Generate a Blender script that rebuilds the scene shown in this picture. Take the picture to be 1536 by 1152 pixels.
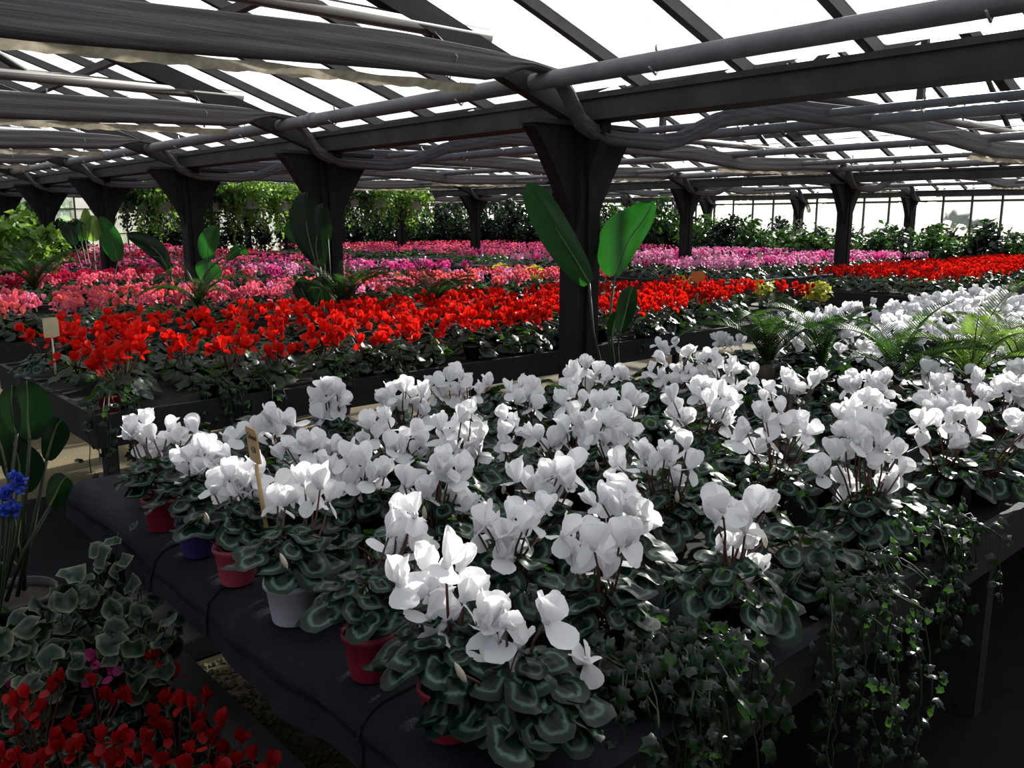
import bpy, math, random
from math import sin, cos, pi, radians, sqrt, atan2
from mathutils import Vector, Matrix, Euler
random.seed(11)
S = bpy.context.scene
for o in list(bpy.data.objects): bpy.data.objects.remove(o)
COL = S.collection

# ------------------------------------------------------------------ camera
FPX, EYE, PITCH, HEAD = 1290.0, 1.65, radians(10.8), radians(48.3)
cd = bpy.data.cameras.new('camera'); cam = bpy.data.objects.new('camera', cd); COL.objects.link(cam)
cam.location = (0, 0, EYE); cam.rotation_euler = (pi/2-PITCH, 0, HEAD-pi/2)
cd.sensor_width = 36; cd.lens = 36*FPX/1536; cd.clip_start = .05; cd.clip_end = 500
S.camera = cam
# ------------------------------------------------------------------ light
SUN_EL, SUN_AZ = radians(25), radians(12)          # azimuth counter-clockwise from +X
w = bpy.data.worlds.new('sky'); S.world = w; w.use_nodes = True
nt = w.node_tree; nt.nodes.clear()
sk = nt.nodes.new('ShaderNodeTexSky'); sk.sky_type = 'NISHITA'; sk.sun_disc = False
sk.sun_elevation = SUN_EL; sk.sun_rotation = pi/2-SUN_AZ; sk.air_density = 1.0; sk.dust_density = 2.0; sk.altitude = 100
bg = nt.nodes.new('ShaderNodeBackground'); bg.inputs[1].default_value = .18
ou = nt.nodes.new('ShaderNodeOutputWorld')
hs_ = nt.nodes.new('ShaderNodeHueSaturation'); hs_.inputs['Saturation'].default_value = .6
nt.links.new(sk.outputs[0], hs_.inputs['Color']); nt.links.new(hs_.outputs[0], bg.inputs[0]); nt.links.new(bg.outputs[0], ou.inputs[0])
sl = bpy.data.lights.new('sun', 'SUN'); sl.energy = 15.0; sl.angle = radians(.7); sl.color = (1, .93, .82)
so = bpy.data.objects.new('sun', sl); COL.objects.link(so)
so.rotation_euler = Vector((cos(SUN_AZ)*cos(SUN_EL), sin(SUN_AZ)*cos(SUN_EL), sin(SUN_EL))).to_track_quat('Z', 'Y').to_euler()
S.view_settings.view_transform = 'Standard'; S.view_settings.look = 'None'
S.view_settings.gamma = 1; S.view_settings.use_curve_mapping = False
S.view_settings.exposure = 0.2

# ------------------------------------------------------------------ pixel -> place
FW = Vector((cos(HEAD)*cos(PITCH), sin(HEAD)*cos(PITCH), -sin(PITCH)))
RT = Vector((sin(HEAD), -cos(HEAD), 0)); UP = RT.cross(FW); EY = Vector((0, 0, EYE))
def ray(x, y): return FW + RT*((x-768)/FPX) + UP*((576-y)/FPX)
def at(x, y, ax, v):
    d = ray(x, y); return EY + d*((v-EY[ax])/d[ax])
def near(x, y, P):                       # where the ray passes the upright plane through P that faces the viewer
    n = Vector((cos(HEAD), sin(HEAD), 0)); d = ray(x, y)
    return EY + d*((Vector(P)-EY).dot(n)/d.dot(n))
def depth(P): return (Vector(P)-EY).dot(FW)

# ------------------------------------------------------------------ materials
MATS = {}
def mk(name, col, rough=.6, noise=None, bump=None, transl=0, ramp=None, tcol=None, metal=0, spec=.5, vary=0):
    m = bpy.data.materials.new(name); m.use_nodes = True; t = m.node_tree; N = t.nodes; L = t.links
    p = N['Principled BSDF']; p.inputs['Roughness'].default_value = rough; p.inputs['Metallic'].default_value = metal
    p.inputs['Specular IOR Level'].default_value = spec
    p.inputs['Base Color'].default_value = (*col, 1); src = None
    if ramp:
        a = N.new('ShaderNodeAttribute'); a.attribute_name = 'rad'; r = N.new('ShaderNodeValToRGB')
        nz = N.new('ShaderNodeTexNoise'); nz.inputs['Scale'].default_value = 60; g = N.new('ShaderNodeNewGeometry')
        L.new(g.outputs['Position'], nz.inputs['Vector'])
        ad = N.new('ShaderNodeMath'); ad.operation = 'MULTIPLY_ADD'; ad.inputs[1].default_value = .35; 
        L.new(nz.outputs[0], ad.inputs[0]); sb = N.new('ShaderNodeMath'); sb.operation = 'SUBTRACT'; sb.inputs[1].default_value = .175
        L.new(a.outputs['Fac'], ad.inputs[2]); L.new(ad.outputs[0], sb.inputs[0]); L.new(sb.outputs[0], r.inputs[0])
        e = r.color_ramp.elements; e[0].position, e[0].color = ramp[0][0], (*ramp[0][1], 1); e[1].position, e[1].color = ramp[-1][0], (*ramp[-1][1], 1)
        for q, c in ramp[1:-1]: k = e.new(q); k.color = (*c, 1)
        src = r.outputs[0]
    if noise:
        g = N.new('ShaderNodeTexCoord'); nz = N.new('ShaderNodeTexNoise'); mp = N.new('ShaderNodeMapping')
        sc = noise[0] if isinstance(noise[0], tuple) else (noise[0],)*3
        mp.inputs['Scale'].default_value = sc; nz.inputs['Scale'].default_value = 1; nz.inputs['Detail'].default_value = 5
        L.new(g.outputs['Object'], mp.inputs['Vector']); L.new(mp.outputs[0], nz.inputs['Vector'])
        mx = N.new('ShaderNodeMix'); mx.data_type = 'RGBA'; mx.inputs[6].default_value = (*col, 1); mx.inputs[7].default_value = (*noise[1], 1)
        rr = N.new('ShaderNodeMapRange'); rr.inputs[1].default_value = .35; rr.inputs[2].default_value = .68
        L.new(nz.outputs[0], rr.inputs[0]); L.new(rr.outputs[0], mx.inputs[0])
        if src: L.new(src, mx.inputs[6])
        src = mx.outputs[2]
    if vary:
        oi = N.new('ShaderNodeObjectInfo'); hs = N.new('ShaderNodeHueSaturation'); mr = N.new('ShaderNodeMapRange')
        mr.inputs[3].default_value = 1-vary; mr.inputs[4].default_value = 1+vary
        L.new(oi.outputs['Random'], mr.inputs[0]); L.new(mr.outputs[0], hs.inputs['Value'])
        if src: L.new(src, hs.inputs['Color'])
        else: hs.inputs['Color'].default_value = (*col, 1)
        src = hs.outputs[0]
    if src: L.new(src, p.inputs['Base Color'])
    if bump:
        g = N.new('ShaderNodeTexCoord'); nz = N.new('ShaderNodeTexNoise'); mp = N.new('ShaderNodeMapping')
        sc = bump[0] if isinstance(bump[0], tuple) else (bump[0],)*3
        mp.inputs['Scale'].default_value = sc; nz.inputs['Scale'].default_value = 1; nz.inputs['Detail'].default_value = 4
        L.new(g.outputs['Object'], mp.inputs['Vector']); L.new(mp.outputs[0], nz.inputs['Vector'])
        b = N.new('ShaderNodeBump'); b.inputs['Strength'].default_value = bump[1]; b.inputs['Distance'].default_value = .01
        L.new(nz.outputs[0], b.inputs['Height']); L.new(b.outputs[0], p.inputs['Normal'])
    if transl:
        tr = N.new('ShaderNodeBsdfTranslucent'); ms = N.new('ShaderNodeMixShader'); ms.inputs[0].default_value = transl
        tr.inputs[0].default_value = (*(tcol or col), 1)
        if src and not tcol: L.new(src, tr.inputs[0])
        o = N['Material Output']; L.new(p.outputs[0], ms.inputs[1]); L.new(tr.outputs[0], ms.inputs[2]); L.new(ms.outputs[0], o.inputs[0])
    MATS[name] = m; return m
def glass(name, milk, tint):
    m = bpy.data.materials.new(name); m.use_nodes = True; t = m.node_tree; N = t.nodes; L = t.links
    N.remove(N['Principled BSDF']); o = N['Material Output']
    a = N.new('ShaderNodeBsdfTransparent'); a.inputs[0].default_value = (*tint, 1)
    b = N.new('ShaderNodeBsdfTranslucent'); b.inputs[0].default_value = (.85, .9, .95, 1)
    c = N.new('ShaderNodeBsdfGlossy'); c.inputs['Roughness'].default_value = .25
    tc = N.new('ShaderNodeTexCoord'); nz = N.new('ShaderNodeTexNoise'); nz.inputs['Scale'].default_value = 30; nz.inputs['Detail'].default_value = 2
    L.new(tc.outputs['Object'], nz.inputs['Vector'])
    mr = N.new('ShaderNodeMapRange'); mr.inputs[1].default_value = .3; mr.inputs[2].default_value = .7
    mr.inputs[3].default_value = milk*.85; mr.inputs[4].default_value = min(1, milk*1.15)
    L.new(nz.outputs[0], mr.inputs[0])
    bp = N.new('ShaderNodeBump'); bp.inputs['Strength'].default_value = .4; bp.inputs['Distance'].default_value = .003
    L.new(nz.outputs[0], bp.inputs['Height']); L.new(bp.outputs[0], c.inputs['Normal'])
    m1 = N.new('ShaderNodeMixShader'); L.new(mr.outputs[0], m1.inputs[0]); L.new(a.outputs[0], m1.inputs[1]); L.new(b.outputs[0], m1.inputs[2])
    m2 = N.new('ShaderNodeMixShader'); m2.inputs[0].default_value = .05; L.new(m1.outputs[0], m2.inputs[1]); L.new(c.outputs[0], m2.inputs[2])
    L.new(m2.outputs[0], o.inputs[0]); MATS[name] = m; return m
glass('roof_glass', .30, (.80, .85, .90)); glass('wall_glass', .24, (.93, .96, .96))
mk('floor', (.17, .13, .06), .9, (1.5, (.09, .07, .036)), (60, .6))
mk('gravel', (.20, .15, .06), .9, (40, (.07, .06, .035)), vary=0)
mk('ground', (.10, .13, .05), .95, (.4, (.15, .14, .08)))
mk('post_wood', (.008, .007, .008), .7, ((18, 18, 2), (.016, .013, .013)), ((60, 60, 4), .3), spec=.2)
mk('gutter', (.022, .021, .023), .7, (5, (.042, .04, .041)), (25, .3), spec=.3)
mk('bar', (.035, .032, .032), .6, (9, (.06, .054, .05)))
mk('tie', (.06, .053, .05), .55, (6, (.10, .08, .07)))
mk('pipe', (.11, .11, .122), .5, (8, (.155, .15, .155)), (40, .15))
mk('curtain', (.085, .075, .082), .9, ((1.5, 60, 60), (.17, .155, .16)), ((3, 120, 120), .5), transl=.15)
mk('hem', (.42, .37, .28), .9, (20, (.25, .21, .15)), transl=.45)
mk('steel', (.35, .35, .36), .4, metal=.7)
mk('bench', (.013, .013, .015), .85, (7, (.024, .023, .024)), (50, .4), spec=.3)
mk('mat', (.006, .006, .008), .95, (4, (.010, .010, .012)), (90, .4), spec=.1)  # near-black colour that stands in for shade on the tan floor
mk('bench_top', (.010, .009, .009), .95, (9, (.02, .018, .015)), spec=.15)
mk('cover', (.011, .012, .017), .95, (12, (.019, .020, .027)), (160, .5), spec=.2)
mk('seam', (.006, .006, .008), .95)
mk('board', (.05, .05, .056), .85, ((8, 1, 8), (.085, .08, .075)), ((60, 3, 60), .4))
mk('soil', (.022, .016, .011), 1, (50, (.04, .03, .02)))
for n, c in (('pot_red', (.33, .02, .045)), ('pot_pink', (.55, .07, .12)), ('pot_purple', (.05, .035, .18)), ('pot_white', (.62, .62, .72)), ('pot_dark', (.014, .010, .011)), ('pot_terracotta', (.38, .14, .07))):
    mk(n, c, .45, (14, tuple(v*.75 for v in c)))
SIL = (.085, .140, .105)
mk('cyc_leaf', (.02, .05, .025), .38, transl=.16, tcol=(.06, .16, .02), vary=.3,
   ramp=[(0, (.0015, .008, .004)), (.46, (.002, .010, .005)), (.62, SIL), (.72, (.008, .024, .013)), (.82, (.002, .010, .005)), (1, (.004, .016, .007))], spec=.2)
mk('leaf_green', (.006, .020, .006), .42, transl=.25, tcol=(.07, .20, .02), vary=.3, spec=.3)
mk('leaf_dark', (.005, .014, .006), .4, transl=.12, tcol=(.03, .10, .02), vary=.3, spec=.35)
mk('leaf_yellow', (.30, .32, .03), .5, transl=.4, tcol=(.6, .6, .05), vary=.25)
mk('leaf_lime', (.10, .20, .03), .45, transl=.4, tcol=(.3, .5, .06), vary=.25)
mk('leaf_tree', (.05, .12, .04), .6, transl=.35, tcol=(.2, .4, .1), vary=.2)
mk('ivy', (.02, .06, .025), .36, transl=.18, tcol=(.08, .22, .03), vary=.35,
   ramp=[(0, (.025, .05, .03)), (.3, (.004, .011, .006)), (.85, (.005, .015, .008)), (1, (.018, .034, .019))], spec=.3)
mk('ivy_cream', (.05, .1, .05), .45, transl=.15, vary=.2,
   ramp=[(0, (.010, .026, .013)), (.68, (.013, .03, .016)), (.86, (.07, .09, .05)), (1, (.15, .165, .10))], spec=.3)
mk('blade', (.006, .035, .007), .38, (6, (.010, .05, .010)), transl=.28, tcol=(.025, .20, .015), spec=.3)
mk('blade_dark', (.004, .013, .005), .38, (6, (.006, .018, .007)), transl=.14, tcol=(.008, .05, .006), spec=.25)
mk('midrib', (.10, .13, .055), .5)
mk('petiole', (.022, .035, .012), .5)
mk('stem_brown', (.075, .026, .018), .5, transl=.1)
mk('stem_green', (.018, .032, .009), .5)
mk('trunk', (.05, .035, .025), .9, (20, (.09, .07, .05)))
def petal(n, c, t, v=.1): mk(n, c, .55, transl=t, vary=v, spec=.25)
petal('petal_white', (.94, .93, .94), .42, .04); petal('petal_red', (.70, .014, .006), .42, .2); petal('petal_pink', (.82, .17, .25), .4, .2)
petal('petal_salmon', (.88, .18, .17), .4, .15); petal('petal_lilac', (.84, .36, .57), .4, .2); petal('petal_magenta', (.80, .09, .36), .4, .2)
petal('petal_crimson', (.62, .02, .08), .4, .2); petal('petal_blue', (.05, .10, .55), .3, .2); petal('petal_darkred', (.36, .006, .006), .35, .2)  # last red is the red petal with low-bench shade put into its colour
mk('bud', (.55, .50, .38), .5, transl=.2)
mk('tag', (.50, .33, .14), .7, (25, (.58, .40, .19)), transl=.1)
mk('tag_pale', (.62, .56, .34), .7, (25, (.70, .64, .42)), transl=.2)
mk('tag_orange', (.62, .25, .06), .7, transl=.2)
mk('ink', (.06, .02, .01), .8)
mk('wall_paint', (.22, .21, .20), .9, (3, (.17, .16, .15)))

# ------------------------------------------------------------------ mesh collector
class MB:
    def __init__(s): s.v = []; s.f = []; s.m = []; s.r = []; s.mi = 0
    def add(s, vs, fs, rad=None):
        b = len(s.v); s.v += [tuple(v) for v in vs]; s.f += [tuple(i+b for i in f) for f in fs]; s.m += [s.mi]*len(fs)
        s.r += list(rad) if rad else [0.]*len(vs); return s
    def box(s, x0, y0, z0, x1, y1, z1):
        return s.add([(x, y, z) for z in (z0, z1) for y in (y0, y1) for x in (x0, x1)],
                     [(0, 2, 3, 1), (4, 5, 7, 6), (0, 1, 5, 4), (2, 6, 7, 3), (0, 4, 6, 2), (1, 3, 7, 5)])
    def tube(s, pts, r, n=6, cap=True):
        pts = [Vector(p) for p in pts]; vs = []; fs = []
        rs = r if isinstance(r, (list, tuple)) else [r]*len(pts)
        for i, p in enumerate(pts):
            d = (pts[min(i+1, len(pts)-1)]-pts[max(i-1, 0)]).normalized()
            a = d.cross(Vector((0, 0, 1)) if abs(d.z) < .9 else Vector((1, 0, 0))).normalized(); b = d.cross(a)
            vs += [p+(a*cos(2*pi*k/n)+b*sin(2*pi*k/n))*rs[i] for k in range(n)]
        for i in range(len(pts)-1):
            fs += [(i*n+k, i*n+(k+1) % n, (i+1)*n+(k+1) % n, (i+1)*n+k) for k in range(n)]
        if cap: fs += [tuple(range(n-1, -1, -1)), tuple(range((len(pts)-1)*n, len(pts)*n))]
        return s.add(vs, fs)
    def lathe(s, prof, n=16, c=(0, 0, 0)):
        vs = [(c[0]+r*cos(2*pi*k/n), c[1]+r*sin(2*pi*k/n), c[2]+z) for r, z in prof for k in range(n)]
        return s.add(vs, [(i*n+k, i*n+(k+1) % n, (i+1)*n+(k+1) % n, (i+1)*n+k) for i in range(len(prof)-1) for k in range(n)])
    def grid(s, rows, rad=None):
        n = len(rows[0]); vs = [p for r in rows for p in r]
        return s.add(vs, [(i*n+j, i*n+j+1, (i+1)*n+j+1, (i+1)*n+j) for i in range(len(rows)-1) for j in range(n-1)], rad)
    def put(s, o, M):                   # add another collector, transformed
        b = len(s.v); s.v += [tuple(M @ Vector(v)) for v in o.v]; s.f += [tuple(i+b for i in f) for f in o.f]; s.m += [s.mi+k for k in o.m]; s.r += o.r
        return s
    def mesh(s, name, mats, smooth=True):
        me = bpy.data.meshes.new(name); me.from_pydata(s.v, [], s.f)
        for m in (mats if isinstance(mats, (list, tuple)) else [mats]): me.materials.append(MATS[m])
        if any(s.m): me.polygons.foreach_set('material_index', s.m)
        if any(s.r): me.attributes.new('rad', 'FLOAT', 'POINT').data.foreach_set('value', s.r)
        if smooth: me.polygons.foreach_set('use_smooth', [True]*len(s.f))
        return me
def ob(name, me, parent=None, M=None, kind=None):
    o = bpy.data.objects.new(name, me); COL.objects.link(o); o.parent = parent
    if M is not None: o.matrix_basis = M
    if kind: o['kind'] = kind
    return o
def tag(o, label, cat, group=None):
    o['label'] = label; o['category'] = cat
    if group: o['group'] = group
    return o
def thing(name, loc, label, cat, group=None, rz=0):
    o = ob(name, None, None, Matrix.Translation(loc) @ Matrix.Rotation(rz, 4, 'Z')); o.empty_display_size = .05
    return tag(o, label, cat, group)
def struct(name, me=None): return ob(name, me, kind='structure')
T = Matrix.Translation
def frame(pos, zdir, spin=0, sc=1):
    return T(pos) @ Vector(zdir).to_track_quat('Z', 'Y').to_matrix().to_4x4() @ Matrix.Rotation(spin, 4, 'Z') @ Matrix.Diagonal((sc, sc, sc, 1))
R = random.uniform

# ================================================================== the greenhouse
GX = [-5.17, 3.83, 12.83, 21.83]; GZ = 2.39; TAN = math.tan(radians(19)); YS, YE = -2.32, 30.68
FR = [3.68+3*k for k in range(-2, 10)]
PITCHB = .65
struct('floor', MB().add([(-6, -4, 0), (22.2, -4, 0), (22.2, 31, 0), (-6, 31, 0)], [(0, 1, 2, 3)]).mesh('floor', 'floor', False))
struct('ground', MB().add([(-150, -150, -.05), (200, -150, -.05), (200, 200, -.05), (-150, 200, -.05)], [(0, 1, 2, 3)]).mesh('ground', 'ground', False))
# roof slopes: every bar and every pane is a piece of its own
run = 4.5; slen = run/cos(radians(19)); rows = 4
bar_me = MB().box(0, -.022, -.055, slen, .022, .012).mesh('glazing_bar', 'bar', False)
pane_me = MB().add([(0, -PITCHB/2+.015, 0), (slen/rows+.02, -PITCHB/2+.015, -.006), (slen/rows+.02, PITCHB/2-.015, -.006), (0, PITCHB/2-.015, 0)], [(0, 1, 2, 3)]).mesh('glass_pane', 'roof_glass', False)
nb = int((YE-YS)/PITCHB)
for b in range(3):
    for side in (0, 1):
        rt = struct('ceiling_slope')
        if side == 0: M0 = T((GX[b], 0, GZ)) @ Matrix.Rotation(-radians(19), 4, 'Y')
        else: M0 = T((GX[b+1], 0, GZ)) @ Matrix.Rotation(pi, 4, 'Z') @ Matrix.Rotation(-radians(19), 4, 'Y')
        s = 1 if side == 0 else -1
        for i in range(nb):
            y = YS+.31+i*PITCHB
            ob('glazing_bar', bar_me, rt, M0 @ T((0, s*y, 0)))
            for r in range(rows):
                ob('glass_pane', pane_me, rt, M0 @ T((slen*r/rows, s*(y+PITCHB/2), .004)))
        ob('ridge_beam', MB().box(-.03, YS, -.1, .03, YE, .05).mesh('ridge_beam', 'bar', False), rt, T((GX[b]+4.5-.001*side+.03*(1 if side else -1), 0, GZ+run*TAN)))
        for q in (.34, .67):
            ob('purlin', MB().box(-.025, YS, -.05, .025, YE, .0).mesh('purlin', 'bar', False), rt, T((GX[b]+4.5*q if side == 0 else GX[b+1]-4.5*q, 0, GZ+4.5*q*TAN-.06)))
# gutters
for i, g in enumerate(GX):
    m = MB().box(-.10, YS, -.18, .10, YE, -.05); m.box(-.115, YS, -.065, -.10, YE, -.035); m.box(.10, YS, -.065, .115, YE, -.035)
    gu = struct('gutter_beam', m.mesh('gutter_beam', 'gutter', False)); gu.location = (g, 0, GZ)
    ob('gutter_trough', MB().grid([[(-.1+.2*j/8, y, -.045+.02*sin(pi*j/8)) for j in range(9)] for y in (YS, YE)]).mesh('gutter_trough', 'steel'), gu)
# trusses
taper = MB()
for f in FR:
    for b in range(3):
        if f < 3 and b > 1: continue
        t = struct('roof_truss'); t.location = (GX[b], f, GZ)
        for s in (0, 1):
            M = Matrix.Rotation(-radians(19), 4, 'Y') if s == 0 else T((9, 0, 0)) @ Matrix.Rotation(pi, 4, 'Z') @ Matrix.Rotation(-radians(19), 4, 'Y')
            ob('rafter', bpy.data.meshes.get('rafter') or MB().box(0, -.04, -.20, slen, .04, -.07).mesh('rafter', 'gutter', False), t, M)
            ob('strut', bpy.data.meshes.get('strut') or MB().tube([(2.2, 0, .21), (3.6, 0, 1.06)], .03, 6).mesh('strut', 'bar'), t, Matrix.Identity(4) if s == 0 else T((9, 0, 0)) @ Matrix.Rotation(pi, 4, 'Z'))
        ob('tie_pipe', bpy.data.meshes.get('tie_pipe') or MB().tube([(.72, 0, .21), (8.28, 0, .21)], .042, 10).mesh('tie_pipe', 'tie'), t)
        ob('king_post', bpy.data.meshes.get('king_post') or MB().box(4.47, -.03, .17, 4.53, .03, 1.35).mesh('king_post', 'bar', False), t)
# posts with flared brackets
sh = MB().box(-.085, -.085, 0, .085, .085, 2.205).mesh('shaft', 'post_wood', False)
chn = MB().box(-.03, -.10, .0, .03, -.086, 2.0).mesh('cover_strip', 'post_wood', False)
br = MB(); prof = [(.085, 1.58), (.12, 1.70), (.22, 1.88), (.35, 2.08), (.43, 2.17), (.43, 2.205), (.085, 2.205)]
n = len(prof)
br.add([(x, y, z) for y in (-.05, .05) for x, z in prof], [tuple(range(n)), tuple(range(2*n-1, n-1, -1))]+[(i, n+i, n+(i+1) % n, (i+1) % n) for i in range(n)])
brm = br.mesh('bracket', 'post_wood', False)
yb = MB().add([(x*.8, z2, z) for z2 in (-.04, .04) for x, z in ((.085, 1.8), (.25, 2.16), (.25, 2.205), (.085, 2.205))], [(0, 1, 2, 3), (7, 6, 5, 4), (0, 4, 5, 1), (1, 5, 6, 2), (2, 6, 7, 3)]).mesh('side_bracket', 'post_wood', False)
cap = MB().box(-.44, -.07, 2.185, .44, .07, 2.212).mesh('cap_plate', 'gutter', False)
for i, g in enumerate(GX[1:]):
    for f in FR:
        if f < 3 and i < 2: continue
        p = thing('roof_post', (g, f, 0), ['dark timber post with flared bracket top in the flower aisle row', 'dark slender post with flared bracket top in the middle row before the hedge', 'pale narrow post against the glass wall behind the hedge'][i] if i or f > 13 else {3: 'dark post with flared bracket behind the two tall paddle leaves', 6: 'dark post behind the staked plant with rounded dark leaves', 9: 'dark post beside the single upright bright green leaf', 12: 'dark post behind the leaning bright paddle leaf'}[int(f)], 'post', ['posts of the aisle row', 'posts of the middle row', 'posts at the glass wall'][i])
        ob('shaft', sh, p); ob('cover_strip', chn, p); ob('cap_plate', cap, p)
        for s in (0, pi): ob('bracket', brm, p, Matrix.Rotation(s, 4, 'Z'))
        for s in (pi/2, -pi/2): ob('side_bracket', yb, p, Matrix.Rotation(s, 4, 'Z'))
# rolled shade curtains slung along each truss
def curtain_mesh(seed):
    rnd = random.Random(seed); m = MB()
    key = [(.54, 2.12, .05), (.75, 2.15, .05), (1.15, 2.30, .055), (1.87, 2.44, .075), (3.2, 2.46, .085), (4.8, 2.44, .09), (5.97, 2.36, .09), (6.72, 2.385, .09), (7.6, 2.425, .088), (8.20, 2.43, .075), (8.30, 2.45, .04), (8.45, 2.462, .016), (8.66, 2.435, .02), (8.72, 2.36, .04), (8.84, 2.20, .045), (9.0, 2.13, .045), (9.2, 2.12, .045), (9.54, 2.12, .05)]
    N = 90; rows = []
    for i in range(N+1):
        x = .54+9*i/N
        k = max(j for j in range(len(key)-1) if key[j][0] <= x+1e-6 or j == 0)
        (a, za, ha), (b_, zb, hb) = key[k], key[k+1]; q = min(1, max(0, (x-a)/(b_-a))); z = za+(zb-za)*q; h = ha+(hb-ha)*q
        row = []
        for j in range(33):
            t = 2*pi*j/32; sq = 1/max(abs(cos(t)), abs(sin(t)))**.55; fold = 1+.10*sin(9*t+.5*sin(x*.6+seed))+.05*sin(14*t+x*.7+seed)
            row.append((x, .047*fold*sq*cos(t)+.005*sin(x*2+seed), z+h*sq*sin(t)*.97+.004*sin(x*2.3+seed*2)))
        rows.append(row)
    return m.grid(rows)
cur_me = [curtain_mesh(s).mesh('curtain_roll', 'curtain') for s in range(3)]
hm = MB(); rr = random.Random(5)
hm.grid([[(5.5+2.6*i/60, .045+.02*sin(i*.7)+.015*j, 2.29+.045*max(0, (i-15)/45)-.013*j*(1+.12*sin(i*1.9))) for j in range(4)] for i in range(61)])
hem_me = hm.mesh('frayed_hem', 'hem')
strap = MB().tube([(7.9, 0, 2.33), (7.9, .07, 2.43), (7.9, .15, 2.60), (7.9, -.07, 2.43), (7.9, 0, 2.33)], .004, 4).mesh('hanger_wire', 'steel')
for k, f in enumerate(FR):
    for b in range(3):
        if f < 3: continue
        c = thing('shade_curtain', (GX[b], f-.15, 0), 'wide grey curtain roll ending at the post with the tall paddle leaves' if b == 0 and k == 2 else 'grey curtain roll ending at the post with the staked round leaves' if b == 0 and k == 3 else 'grey curtain roll starting at the post with the tall paddle leaves' if b == 1 and k == 2 else 'grey folded shade curtain slung along a farther roof truss', 'curtain', 'rolled shade curtains')
        ob('curtain_roll', cur_me[(k+b) % 3], c); ob('frayed_hem', hem_me, c); ob('hanger_wire', strap, c)
# pipes along the gutters and across the bays
def ypipe(x, z, r, lab, grp, y0=YS):
    p = thing('heating_pipe', (x, 0, z), lab, 'pipe', grp)
    ob('tube', MB().tube([(0, y0, 0), (0, YE-.1, 0)], r, 12).mesh('tube', 'pipe'), p)
    cl = bpy.data.meshes.get('pipe_clip') or MB().tube([(0, 0, .075), (.0, .0, .055), (.06, 0, .0), (0, 0, -.06), (-.05, 0, -.03)], .006, 5).mesh('pipe_clip', 'steel')
    col = MB().tube([(0, -.03, 0), (0, .03, 0)], r*1.25, 12).mesh('coupling', 'pipe')
    y = y0+2.1
    while y < 16: ob('pipe_clip', cl, p, T((0, y, 0))); y += 1.5
    for y in (.9, 6.1, 11): ob('coupling', col, p, T((0, y, 0)))
ypipe(3.4, 2.396, .047, 'thick grey pipe running below the gutter of the aisle posts', None)
for x, z, r, l in ((6.35, 2.45, .03, 'thin grey pipe crossing under the curtains nearest the aisle posts'), (7.05, 2.45, .045, 'thick bluish pipe beside the thin pipe under the middle roof'), (9.55, 2.46, .04, 'grey pipe under the middle roof beyond the ridge'), (11.2, 2.42, .03, 'slim grey pipe before the middle post row'), (12.4, 2.396, .045, 'grey pipe fixed beside the gutter of the middle posts'), (15.3, 2.45, .04, 'grey pipe under the far roof just past the middle posts'), (17.2, 2.45, .04, 'grey pipe under the far roof ridge'), (19.3, 2.4, .035, 'grey pipe over the hedge near the glass wall')):
    ypipe(x, z, r, l, None)
xp = MB().tube([(1.05, 0, 0), (7.95, 0, 0)], .032, 8).mesh('tube', 'pipe')
for f in FR:
    if f < 6: continue
    for b in range(3):
        if f > 28: continue
        p = thing('cross_pipe', (GX[b], f+1.25, 2.62), 'grey pipe crossing one roof bay between two trusses', 'pipe', 'cross pipes between trusses'); ob('tube', xp, p)
        for x in (1.5, 3.4, 5.2, 7.2): ob('pipe_clip', bpy.data.meshes['pipe_clip'], p, T((x, 0, .0)) @ Matrix.Rotation(pi/2, 4, 'Z'))
wire = MB().tube([(0, YS, 0), (0, YE, 0)], .003, 4).mesh('wire', 'steel')
for x, z in ((2.4, 2.95), (1.9, 3.1), (2.9, 2.8), (4.1, 2.25), (5.1, 2.4), (8.1, 2.42)):
    tag(ob('support_wire', wire, None, T((x, 0, z))), 'thin taut steel wire strung under the roof across the trusses', 'wire', 'support wires')

# glass walls
def glass_wall(name, a, b, nn, h, sill, rows_z):
    a = Vector(a); b = Vector(b); d = (b-a); ln = d.length; d.normalize(); nrm = Vector((-d.y, d.x, 0))
    M = Matrix(((d.x, nrm.x, 0, a.x), (d.y, nrm.y, 0, a.y), (0, 0, 1, 0), (0, 0, 0, 1)))
    r = struct(name, MB().box(0, -.08, 0, ln, .08, sill).mesh('sill_wall', 'wall_paint', False)); r.matrix_basis = M
    st = ln/nn
    mu = MB().box(-.02, -.03, sill, .02, .03, h).mesh('mullion', 'bar', False)
    for i in range(nn+1): ob('mullion', mu, r, T((i*st, 0, 0)))
    for z in rows_z: ob('transom', MB().box(0, -.028, z-.018, ln, .028, z+.018).mesh('transom', 'bar', False), r)
    zs = [sill]+rows_z+[h]
    for z0, z1 in zip(zs[:-1], zs[1:]):
        pm = MB().add([(.02, 0, z0+.01), (st-.02, 0, z0+.01), (st-.02, 0, z1-.01), (.02, 0, z1-.01)], [(0, 1, 2, 3)]).mesh('glass_pane', 'wall_glass', False)
        for i in range(nn): ob('glass_pane', pm, r, T((i*st, 0, 0)))
    return r
glass_wall('wall_right', (21.9, -2.3, 0), (21.9, 30.68, 0), 50, 2.4, .5, [1.25, 2.1])
glass_wall('wall_back', (21.9, 30.7, 0), (-5.2, 30.7, 0), 34, 2.6, .5, [1.2, 2.0])
struct('unseen_wall_left', MB().box(-5.35, -2.5, 0, -5.2, 30.7, 2.5).mesh('unseen_wall_left', 'wall_paint', False)); struct('unseen_wall_front', MB().box(-5.35, -2.6, 0, 21.95, -2.4, 2.6).mesh('unseen_wall_front', 'wall_paint', False))  # opaque walls out of view, added to cut the sky fill
gb = struct('wall_gable'); 
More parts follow.
